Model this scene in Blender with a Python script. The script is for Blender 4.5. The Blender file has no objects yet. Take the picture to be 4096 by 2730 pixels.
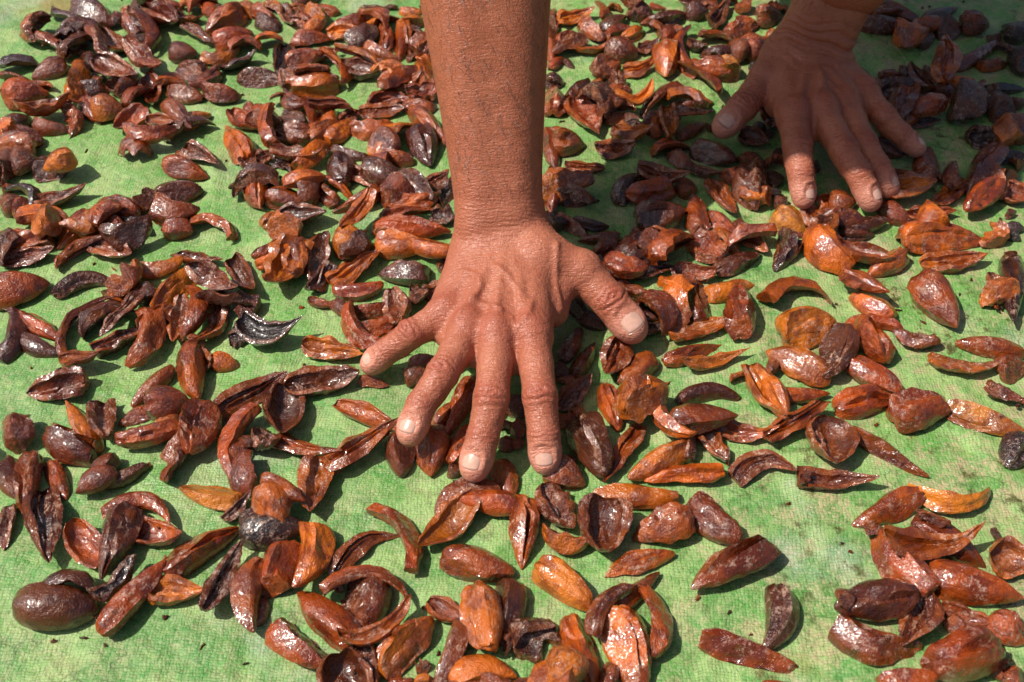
import bpy, math, random
import numpy as np

# ---------------------------------------------------------------- camera, world, sun, exposure
scene = bpy.context.scene
COL = scene.collection
CAM_H = 0.56479
cam_data = bpy.data.cameras.new('camera')
cam_data.lens = 40.0
cam_data.sensor_width = 36.0
cam_data.clip_start = 0.01
cam_data.clip_end = 400.0
camera = bpy.data.objects.new('camera', cam_data)
COL.objects.link(camera)
camera.location = (0.0, 0.0, CAM_H)
camera.rotation_euler = (math.radians(90.0 - 48.0), 0.0, 0.0)
scene.camera = camera
cam_data.dof.use_dof = True
cam_data.dof.focus_distance = 0.735
cam_data.dof.aperture_fstop = 13.0

SUN_ELEV = math.radians(56.0)
SHADOW = (0.997, 0.07)                       # where shadows fall on the ground
world = bpy.data.worlds.new('World')
scene.world = world
world.use_nodes = True
wn = world.node_tree
bg = wn.nodes['Background']
sky = wn.nodes.new('ShaderNodeTexSky')
sky.sky_type = 'NISHITA'
sky.sun_disc = False
sky.sun_elevation = SUN_ELEV
sky.sun_rotation = math.atan2(-SHADOW[0], -SHADOW[1])
wn.links.new(sky.outputs['Color'], bg.inputs['Color'])
bg.inputs['Strength'].default_value = 0.072
sky.dust_density = 3.5
sky.ozone_density = 0.6

sun_data = bpy.data.lights.new('sun', 'SUN')
sun_data.energy = 5.0
sun_data.angle = math.radians(0.55)
sun_data.color = (1.0, 0.94, 0.85)
sun = bpy.data.objects.new('sun', sun_data)
COL.objects.link(sun)
sun.location = (-1.5, 1.5, 3.0)
_ce, _se = math.cos(SUN_ELEV), math.sin(SUN_ELEV)
_n = math.hypot(*SHADOW)
SUN_DIR = (SHADOW[0] / _n * _ce, SHADOW[1] / _n * _ce, -_se)   # direction the light travels
from mathutils import Vector
sun.rotation_euler = Vector(SUN_DIR).to_track_quat('-Z', 'Y').to_euler()

scene.view_settings.view_transform = 'Standard'
scene.view_settings.look = 'None'
scene.view_settings.exposure = 0.1
scene.view_settings.gamma = 1.0
scene.render.engine = 'CYCLES'
scene.cycles.use_denoising = True
scene.cycles.max_bounces = 6

# ---------------------------------------------------------------- node helper
class NT:
    def __init__(self, name):
        self.mat = bpy.data.materials.new(name)
        self.mat.use_nodes = True
        self.t = self.mat.node_tree
        self.bsdf = self.t.nodes['Principled BSDF']
    def node(self, typ, **kw):
        n = self.t.nodes.new(typ)
        for k, v in kw.items():
            setattr(n, k, v)
        return n
    def put(self, sock, v):
        if hasattr(v, 'is_output'):
            self.t.links.new(v, sock)
        else:
            sock.default_value = v
    def coord(self, scale=(1, 1, 1), rot=(0, 0, 0), which='Object', loc=(0, 0, 0)):
        tc = self.node('ShaderNodeTexCoord')
        mp = self.node('ShaderNodeMapping')
        self.t.links.new(tc.outputs[which], mp.inputs['Vector'])
        mp.inputs['Scale'].default_value = scale
        mp.inputs['Rotation'].default_value = rot
        mp.inputs['Location'].default_value = loc
        return mp.outputs['Vector']
    def noise(self, vec, scale, detail=4, rough=0.55, out='Fac', dist=0.0):
        n = self.node('ShaderNodeTexNoise')
        self.put(n.inputs['Vector'], vec)
        n.inputs['Scale'].default_value = scale
        n.inputs['Detail'].default_value = detail
        n.inputs['Roughness'].default_value = rough
        n.inputs['Distortion'].default_value = dist
        return n.outputs[out]
    def voronoi(self, vec, scale, feature='F1', out='Distance', rnd=1.0):
        n = self.node('ShaderNodeTexVoronoi', feature=feature)
        self.put(n.inputs['Vector'], vec)
        n.inputs['Scale'].default_value = scale
        n.inputs['Randomness'].default_value = rnd
        return n.outputs[out]
    def math(self, op, a, b=0.0, c=None, clamp=False):
        n = self.node('ShaderNodeMath', operation=op, use_clamp=clamp)
        self.put(n.inputs[0], a)
        self.put(n.inputs[1], b)
        if c is not None:
            self.put(n.inputs[2], c)
        return n.outputs[0]
    def ramp(self, fac, lo, hi, a=0.0, b=1.0, smooth=True):
        n = self.node('ShaderNodeMapRange', interpolation_type='SMOOTHSTEP' if smooth else 'LINEAR')
        self.put(n.inputs[0], fac)
        n.inputs[1].default_value = lo
        n.inputs[2].default_value = hi
        n.inputs[3].default_value = a
        n.inputs[4].default_value = b
        return n.outputs[0]
    def mix(self, fac, a, b, blend='MIX'):
        n = self.node('ShaderNodeMix', data_type='RGBA', blend_type=blend)
        self.put(n.inputs[0], fac)
        self.put(n.inputs[6], a if hasattr(a, 'is_output') else (*a, 1.0))
        self.put(n.inputs[7], b if hasattr(b, 'is_output') else (*b, 1.0))
        return n.outputs[2]
    def attr(self, name):
        n = self.node('ShaderNodeAttribute', attribute_name=name)
        return n
    def sep(self, vec):
        n = self.node('ShaderNodeSeparateXYZ')
        self.put(n.inputs[0], vec)
        return n.outputs
    def bump(self, height, dist, strength=1.0, normal=None):
        n = self.node('ShaderNodeBump')
        self.put(n.inputs['Height'], height)
        n.inputs['Distance'].default_value = dist
        n.inputs['Strength'].default_value = strength
        if normal is not None:
            self.put(n.inputs['Normal'], normal)
        return n.outputs['Normal']
    def set(self, name, v):
        self.put(self.bsdf.inputs[name], v)

# ---------------------------------------------------------------- materials
def mat_tarp():
    m = NT('woven_tarp')
    base = m.coord(rot=(0, 0, math.radians(2.0)))
    wob = m.noise(base, 9.0, 3, out='Color')
    wv = m.node('ShaderNodeVectorMath', operation='MULTIPLY_ADD')
    m.put(wv.inputs[0], wob); wv.inputs[1].default_value = (0.02, 0.02, 0.0); m.put(wv.inputs[2], base)
    wob2 = m.noise(base, 180.0, 2, out='Color')
    wv2 = m.node('ShaderNodeVectorMath', operation='MULTIPLY_ADD')
    m.put(wv2.inputs[0], wob2); wv2.inputs[1].default_value = (0.0030, 0.0030, 0.0); m.put(wv2.inputs[2], wv.outputs[0])
    x, y, _z = m.sep(wv2.outputs[0])
    PX, PY = 0.0021, 0.0017
    u = m.math('DIVIDE', x, PX); v = m.math('DIVIDE', y, PY)
    fu = m.math('FLOOR', u); fv = m.math('FLOOR', v)
    par = m.math('FLOORED_MODULO', m.math('ADD', fu, fv), 2.0)
    su = m.math('ABSOLUTE', m.math('SINE', m.math('MULTIPLY', u, math.pi)))
    sv = m.math('ABSOLUTE', m.math('SINE', m.math('MULTIPLY', v, math.pi)))
    warp = m.math('MULTIPLY', m.math('POWER', su, 0.35), m.math('ADD', 0.55, m.math('MULTIPLY', sv, 0.45)))
    weft = m.math('MULTIPLY', m.math('POWER', sv, 0.35), m.math('ADD', 0.55, m.math('MULTIPLY', su, 0.45)))
    hgt = m.math('ADD', m.math('MULTIPLY', warp, par), m.math('MULTIPLY', weft, m.math('SUBTRACT', 1.0, par)))
    # each strand tape fades by its own amount
    cell = m.node('ShaderNodeCombineXYZ')
    m.put(cell.inputs[0], fu); m.put(cell.inputs[1], fv)
    wn_ = m.node('ShaderNodeTexWhiteNoise', noise_dimensions='2D')
    m.put(wn_.inputs['Vector'], cell.outputs[0])
    rnd = wn_.outputs['Value']
    gap = m.ramp(hgt, 0.45, 0.8, 1.0, 0.0)
    gap = m.math('MULTIPLY', gap, m.ramp(m.noise(base, 230.0, 5, 0.7), 0.42, 0.62, 0.05, 1.0))
    big = m.noise(base, 5.0, 5, 0.6)
    mid = m.noise(base, 26.0, 5, 0.62)
    fine = m.noise(base, 140.0, 4, 0.6)
    green = m.mix(m.ramp(big, 0.38, 0.62), (0.060, 0.245, 0.040), (0.125, 0.35, 0.060))
    green = m.mix(m.ramp(mid, 0.46, 0.60, 0.0, 0.95), green, (0.29, 0.46, 0.145))
    green = m.mix(m.ramp(m.noise(base, 70.0, 6, 0.7), 0.5, 0.64, 0.0, 0.6), green, (0.05, 0.25, 0.05))
    green = m.mix(m.ramp(fine, 0.45, 0.7, 0.0, 0.5), green, (0.245, 0.38, 0.13))
    green = m.mix(m.math('MULTIPLY', rnd, 0.5), green, (0.33, 0.425, 0.175))
    # bare, bleached threads, more of them towards +x where the coating has worn off
    wx = m.ramp(m.math('ADD', x, m.math('MULTIPLY', m.math('SUBTRACT', big, 0.5), 0.6)), -0.08, 0.25, 0.0, 1.0)
    bare = m.math('MULTIPLY', m.ramp(m.noise(base, 42.0, 6, 0.7), 0.45, 0.60), m.math('ADD', 0.32, m.math('MULTIPLY', wx, 0.65)))
    bare = m.math('MULTIPLY', bare, m.math('ADD', 0.4, m.math('MULTIPLY', rnd, 0.75)), clamp=True)
    green = m.mix(bare, green, (0.44, 0.37, 0.20))
    # bleached grey-green patches, with a wet sheen painted into the colour
    ble_sheen = m.math('MULTIPLY', m.ramp(m.noise(base, 9.0, 6, 0.62), 0.55, 0.70), 0.5)
    green = m.mix(ble_sheen, green, (0.40, 0.45, 0.35))
    # black mildew speckle on the worn side
    mil = m.math('MULTIPLY', m.ramp(m.noise(base, 75.0, 8, 0.75), 0.53, 0.64),
                 m.ramp(m.noise(base, 14.0, 4, 0.6), 0.38, 0.56))
    mil = m.math('MULTIPLY', mil, m.math('ADD', 0.28, m.math('MULTIPLY', wx, 0.72)))
    green = m.mix(mil, green, (0.075, 0.068, 0.014))
    # fine dark crackle where the film has creased
    crk = m.voronoi(wv2.outputs[0], 85.0, 'DISTANCE_TO_EDGE')
    crk = m.math('MULTIPLY', m.ramp(crk, 0.0, 0.045, 1.0, 0.0), m.ramp(m.noise(base, 24.0, 4, 0.6), 0.45, 0.65, 0.0, 0.55))
    green = m.mix(crk, green, (0.04, 0.075, 0.02))
    # orange-brown juice stains
    juice = m.math('MULTIPLY', m.ramp(m.noise(base, 11.0, 5, 0.6), 0.60, 0.72), 0.55)
    green = m.mix(juice, green, (0.24, 0.14, 0.03))
    # a rusty puddle of juice has dried on one spot
    px_, py_, _ = m.sep(base)
    dx = m.math('ADD', px_, 0.455); dy = m.math('SUBTRACT', py_, 0.905)
    dd = m.math('SQRT', m.math('ADD', m.math('MULTIPLY', dx, dx), m.math('MULTIPLY', dy, m.math('MULTIPLY', dy, 2.2))))
    pud = m.ramp(m.math('ADD', dd, m.math('MULTIPLY', m.noise(base, 22.0, 6, 0.65), 0.16)), 0.085, 0.125, 0.6, 0.0)
    green = m.mix(pud, green, (0.30, 0.14, 0.03))
    green = m.mix(m.math('MULTIPLY', gap, 0.55), green, (0.05, 0.085, 0.025))
    m.set('Base Color', green)
    wet = m.ramp(m.noise(base, 7.0, 4, 0.6), 0.48, 0.62)
    m.set('Roughness', m.math('ADD', m.math('MULTIPLY', wet, -0.22), m.math('ADD', 0.40, m.math('MULTIPLY', fine, 0.2))))
    m.set('Specular IOR Level', 0.5)
    n1 = m.bump(m.noise(base, 60.0, 6, 0.62), 0.0050, 0.8)
    n2 = m.bump(hgt, 0.00035, 0.7, n1)
    n3 = m.bump(m.noise(base, 900.0, 3, 0.6), 0.00035, 0.8, n2)
    m.set('Normal', n3)
    return m.mat

def mat_husk():
    m = NT('wet_husk')
    base = m.coord()
    rest = m.attr('rest')                      # position on the husk itself, in husk lengths
    tint = m.attr('tint')
    rv = rest.outputs['Vector']
    col = tint.outputs['Color']
    resid = tint.outputs['Alpha']
    n_big = m.noise(rv, 2.6, 5, 0.6)
    n_mid = m.noise(rv, 7.0, 6, 0.65)
    n_fine = m.noise(rv, 30.0, 4, 0.6)
    c = m.mix(m.ramp(n_big, 0.42, 0.60, 0.0, 0.85), col, m.mix(1.0, col, (0.40, 0.27, 0.22), 'MULTIPLY'))
    c = m.mix(m.ramp(n_mid, 0.52, 0.75, 0.0, 0.55), c, m.mix(1.0, col, (1.4, 1.4, 1.2), 'MULTIPLY'))
    stain = m.ramp(m.noise(rv, 4.2, 7, 0.7), 0.60, 0.70)
    c = m.mix(m.math('MULTIPLY', stain, 0.8), c, (0.012, 0.007, 0.006))
    dots = m.math('MULTIPLY', m.ramp(m.voronoi(rv, 17.0), 0.07, 0.14, 1.0, 0.0), m.ramp(n_mid, 0.48, 0.56))
    c = m.mix(m.math('MULTIPLY', dots, 0.75), c, (0.012, 0.006, 0.004))
    # dried whitish pulp film
    film = m.math('MULTIPLY', m.ramp(m.noise(rv, 9.0, 9, 0.8), 0.525, 0.575), resid)
    film = m.math('MULTIPLY', film, m.ramp(m.noise(rv, 2.0, 3, 0.5), 0.42, 0.6))
    c = m.mix(m.math('MULTIPLY', film, 0.7), c, (0.52, 0.33, 0.24))
    m.set('Base Color', c)
    m.set('Roughness', m.math('ADD', m.math('MULTIPLY', film, 0.25), m.ramp(n_mid, 0.3, 0.7, 0.15, 0.30)))
    m.set('Specular IOR Level', 0.5)
    m.set('Coat Weight', m.ramp(n_big, 0.34, 0.56, 0.15, 1.0))
    m.set('Coat Roughness', m.ramp(n_mid, 0.3, 0.7, 0.05, 0.14))
    st = m.node('ShaderNodeMapping')
    m.put(st.inputs['Vector'], rv); st.inputs['Scale'].default_value = (2.0, 16.0, 16.0)
    stri = m.noise(st.outputs['Vector'], 1.0, 4, 0.6)
    n1 = m.bump(stri, 0.0011, 0.55)
    n2 = m.bump(m.noise(rv, 10.0, 4, 0.55), 0.0030, 0.5, n1)
    n3 = m.bump(m.noise(rv, 40.0, 3, 0.6), 0.00035, 0.8, n2)
    cn = m.bump(m.noise(rv, 7.0, 3, 0.5), 0.0030, 0.55)
    cn = m.bump(m.noise(rv, 24.0, 2, 0.5), 0.0004, 0.8, cn)
    m.set('Coat Normal', cn)
    m.set('Normal', n3)
    return m.mat

def mat_skin():
    m = NT('tanned_skin')
    base = m.coord()
    tint = m.attr('skin')
    r, g, b = m.sep(tint.outputs['Color'])     # r: knuckle redness, g: pale finger ends, b: wet
    n_big = m.noise(base, 35.0, 4, 0.6)
    n_mid = m.noise(base, 260.0, 5, 0.65)
    c = m.mix(m.ramp(n_big, 0.3, 0.7), (0.385, 0.118, 0.066), (0.455, 0.158, 0.092))
    c = m.mix(m.ramp(n_mid, 0.45, 0.75, 0.0, 0.4), c, (0.30, 0.085, 0.040))
    c = m.mix(m.math('MULTIPLY', tint.outputs['Alpha'], 0.8), c, (0.355, 0.105, 0.048))
    c = m.mix(m.math('MULTIPLY', r, 0.9), c, (0.33, 0.075, 0.042))
    c = m.mix(m.math('MULTIPLY', g, 0.9), c, (0.60, 0.25, 0.17))
    freckle = m.math('MULTIPLY', m.ramp(m.voronoi(base, 110.0), 0.05, 0.09, 1.0, 0.0), m.ramp(m.noise(base, 50.0, 2), 0.55, 0.62))
    c = m.mix(m.math('MULTIPLY', freckle, 0.5), c, (0.12, 0.045, 0.02))
    m.set('Base Color', c)
    m.set('Subsurface Weight', 0.12)
    m.set('Subsurface Radius', (0.0028, 0.0011, 0.0006))
    m.set('Subsurface Scale', 1.0)
    m.set('Roughness', m.math('SUBTRACT', 0.39, m.math('MULTIPLY', b, m.ramp(n_mid, 0.35, 0.65, 0.04, 0.22))))
    m.set('Specular IOR Level', 0.5)
    dv = m.noise(base, 120.0, 2, out='Color')
    wv = m.node('ShaderNodeVectorMath', operation='MULTIPLY_ADD')
    m.put(wv.inputs[0], dv); wv.inputs[1].default_value = (0.003, 0.003, 0.003); m.put(wv.inputs[2], base)
    def crease(scale_xyz, sc, power, detail=3):
        mp = m.node('ShaderNodeMapping')
        m.put(mp.inputs['Vector'], wv.outputs[0]); mp.inputs['Scale'].default_value = scale_xyz
        nz = m.noise(mp.outputs['Vector'], sc, detail, 0.5)
        q = m.math('SUBTRACT', 1.0, m.math('ABSOLUTE', m.math('MULTIPLY', m.math('SUBTRACT', nz, 0.5), 4.0)), clamp=True)
        return m.math('MULTIPLY', m.math('POWER', q, power), -1.0)
    lines = crease((0.30, 1.7, 1.2), 260.0, 3.0)
    lines2 = crease((1.5, 0.5, 0.8), 330.0, 4.0)
    lines3 = crease((0.8, 1.2, 1.0), 620.0, 3.0, 2)
    n1 = m.bump(m.noise(base, 190.0, 4, 0.55), 0.0006, 0.5)
    calm = m.math('SUBTRACT', 1.0, m.math('MULTIPLY', tint.outputs['Alpha'], 0.6))
    n1 = m.bump(m.math('MULTIPLY', lines, calm), 0.00042, 0.75, n1)
    n2 = m.bump(lines2, 0.00020, 0.6, n1)
    n3 = m.bump(lines3, 0.00014, 0.6, n2)
    m.set('Normal', n3)
    return m.mat

def mat_nail():
    m = NT('fingernail')
    a = m.attr('nail')
    n = m.noise(m.coord(), 300.0, 4)
    c = m.mix(m.ramp(n, 0.35, 0.7, 0.0, 0.35), a.outputs['Color'], (0.42, 0.22, 0.15))
    m.set('Base Color', c)
    m.set('Roughness', 0.22)
    m.set('Subsurface Weight', 0.1)
    m.set('Subsurface Radius', (0.002, 0.001, 0.0007))
    m.set('Subsurface Scale', 1.0)
    m.set('Normal', m.bump(m.noise(m.coord(scale=(1.0, 0.15, 1.0)), 1200.0, 2), 0.00015, 0.5))
    return m.mat

def mat_plain(name, color, rough=0.8, var=0.25, scale=60.0, bump=0.001):
    m = NT(name)
    n = m.noise(m.coord(), scale, 5)
    m.set('Base Color', m.mix(m.ramp(n, 0.3, 0.7, 0.0, var * 2), color, tuple(q * 0.55 for q in color)))
    m.set('Roughness', rough)
    m.set('Normal', m.bump(n, bump, 0.6))
    return m.mat

M_TARP, M_HUSK, M_SKIN, M_NAIL = mat_tarp(), mat_husk(), mat_skin(), mat_nail()
M_HAIR = mat_plain('body_hair', (0.025, 0.014, 0.008), 0.45, 0.1, 400.0, 0.0)
M_SHIRT = mat_plain('cotton_shirt', (0.16, 0.18, 0.22), 0.9, 0.15, 500.0, 0.0006)
M_TROUSERS = mat_plain('dark_trousers', (0.06, 0.06, 0.07), 0.9, 0.15, 500.0, 0.0006)
M_GROUND = mat_plain('bare_earth', (0.24, 0.17, 0.11), 0.95, 0.3, 8.0, 0.02)

# ---------------------------------------------------------------- mesh helpers
def mesh_from(name, verts, faces, mat, smooth=True):
    verts = np.asarray(verts, dtype=np.float32)
    faces = np.asarray(faces, dtype=np.int32)
    me = bpy.data.meshes.new(name)
    nf, k = faces.shape
    me.vertices.add(len(verts)); me.loops.add(nf * k); me.polygons.add(nf)
    me.vertices.foreach_set('co', verts.ravel())
    me.loops.foreach_set('vertex_index', faces.ravel())
    me.polygons.foreach_set('loop_start', np.arange(0, nf * k, k, dtype=np.int32))
    me.polygons.foreach_set('use_smooth', np.full(nf, smooth, dtype=bool))
    me.materials.append(mat)
    me.update(calc_edges=True)
    me.validate()
    return me
def color_attr(me, name, cols):
    a = me.attributes.new(name, 'FLOAT_COLOR', 'POINT')
    a.data.foreach_set('color', np.asarray(cols, dtype=np.float32).ravel())
def vec_attr(me, name, vals):
    a = me.attributes.new(name, 'FLOAT_VECTOR', 'POINT')
    a.data.foreach_set('vector', np.asarray(vals, dtype=np.float32).ravel())
def link(name, me, parent=None, loc=(0, 0, 0)):
    o = bpy.data.objects.new(name, me)
    COL.objects.link(o)
    o.location = loc
    if parent is not None:
        o.parent = parent
    return o
def tag(o, label=None, category=None, group=None, kind=None):
    if label: o['label'] = label
    if category: o['category'] = category
    if group: o['group'] = group
    if kind: o['kind'] = kind
    return o

# ---------------------------------------------------------------- ground and tarp
g = mesh_from('ground', [(-150, -150, -0.02), (150, -150, -0.02), (150, 150, -0.02), (-150, 150, -0.02)], [(0, 1, 2, 3)], M_GROUND, False)
tag(link('ground', g), kind='structure')

def waves(p, seed, lam, n=10):
    """smooth pseudo noise from random plane waves; p (N,2 or 3) in metres, lam the mean wavelength"""
    r = np.random.RandomState(seed)
    out = np.zeros(len(p))
    for i in range(n):
        d = r.normal(size=p.shape[1]); d /= np.linalg.norm(d)
        k = 2 * math.pi / (lam * r.uniform(0.6, 1.6))
        out += np.sin(p @ (d * k) + r.uniform(0, 6.28))
    return out / math.sqrt(n)

def tarp_height(p):
    h = 0.0010 * waves(p, 11, 0.16) + 0.0005 * waves(p, 12, 0.045)
    for sd, lam, amp in ((13, 0.22, 0.0028), (14, 0.12, 0.0018), (15, 0.06, 0.0010)):          # sharp fold lines
        q = waves(p, sd, lam, 6)
        h += amp * np.exp(-(q / 0.10) ** 2) * (0.5 + 0.5 * waves(p, sd + 20, 0.15, 5))
    return h

def axis_samples(lo, hi, fine_lo, fine_hi, fine, coarse):
    a = np.arange(lo, fine_lo, coarse); b = np.arange(fine_lo, fine_hi, fine); c = np.arange(fine_hi, hi + 1e-6, coarse)
    return np.concatenate([a, b, c])
xs = axis_samples(-1.7, 1.8, -0.55, 0.6, 0.0045, 0.05)
ys = axis_samples(-0.9, 2.3, 0.18, 1.02, 0.0045, 0.05)
gx, gy = np.meshgrid(xs, ys)
P2 = np.stack([gx.ravel(), gy.ravel()], 1)
tv = np.concatenate([P2, tarp_height(P2)[:, None]], 1)
nx, ny = len(xs), len(ys)
i0 = (np.arange(ny - 1)[:, None] * nx + np.arange(nx - 1)[None, :]).ravel()
tarp_me = mesh_from('tarp', tv, np.stack([i0, i0 + 1, i0 + nx + 1, i0 + nx], 1), M_TARP)
tarp = link('tarp', tarp_me, None, (0, 0, 0.0))
tag(tarp, 'faded green woven plastic tarp spread flat under the husks and hands', 'tarp')

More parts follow.
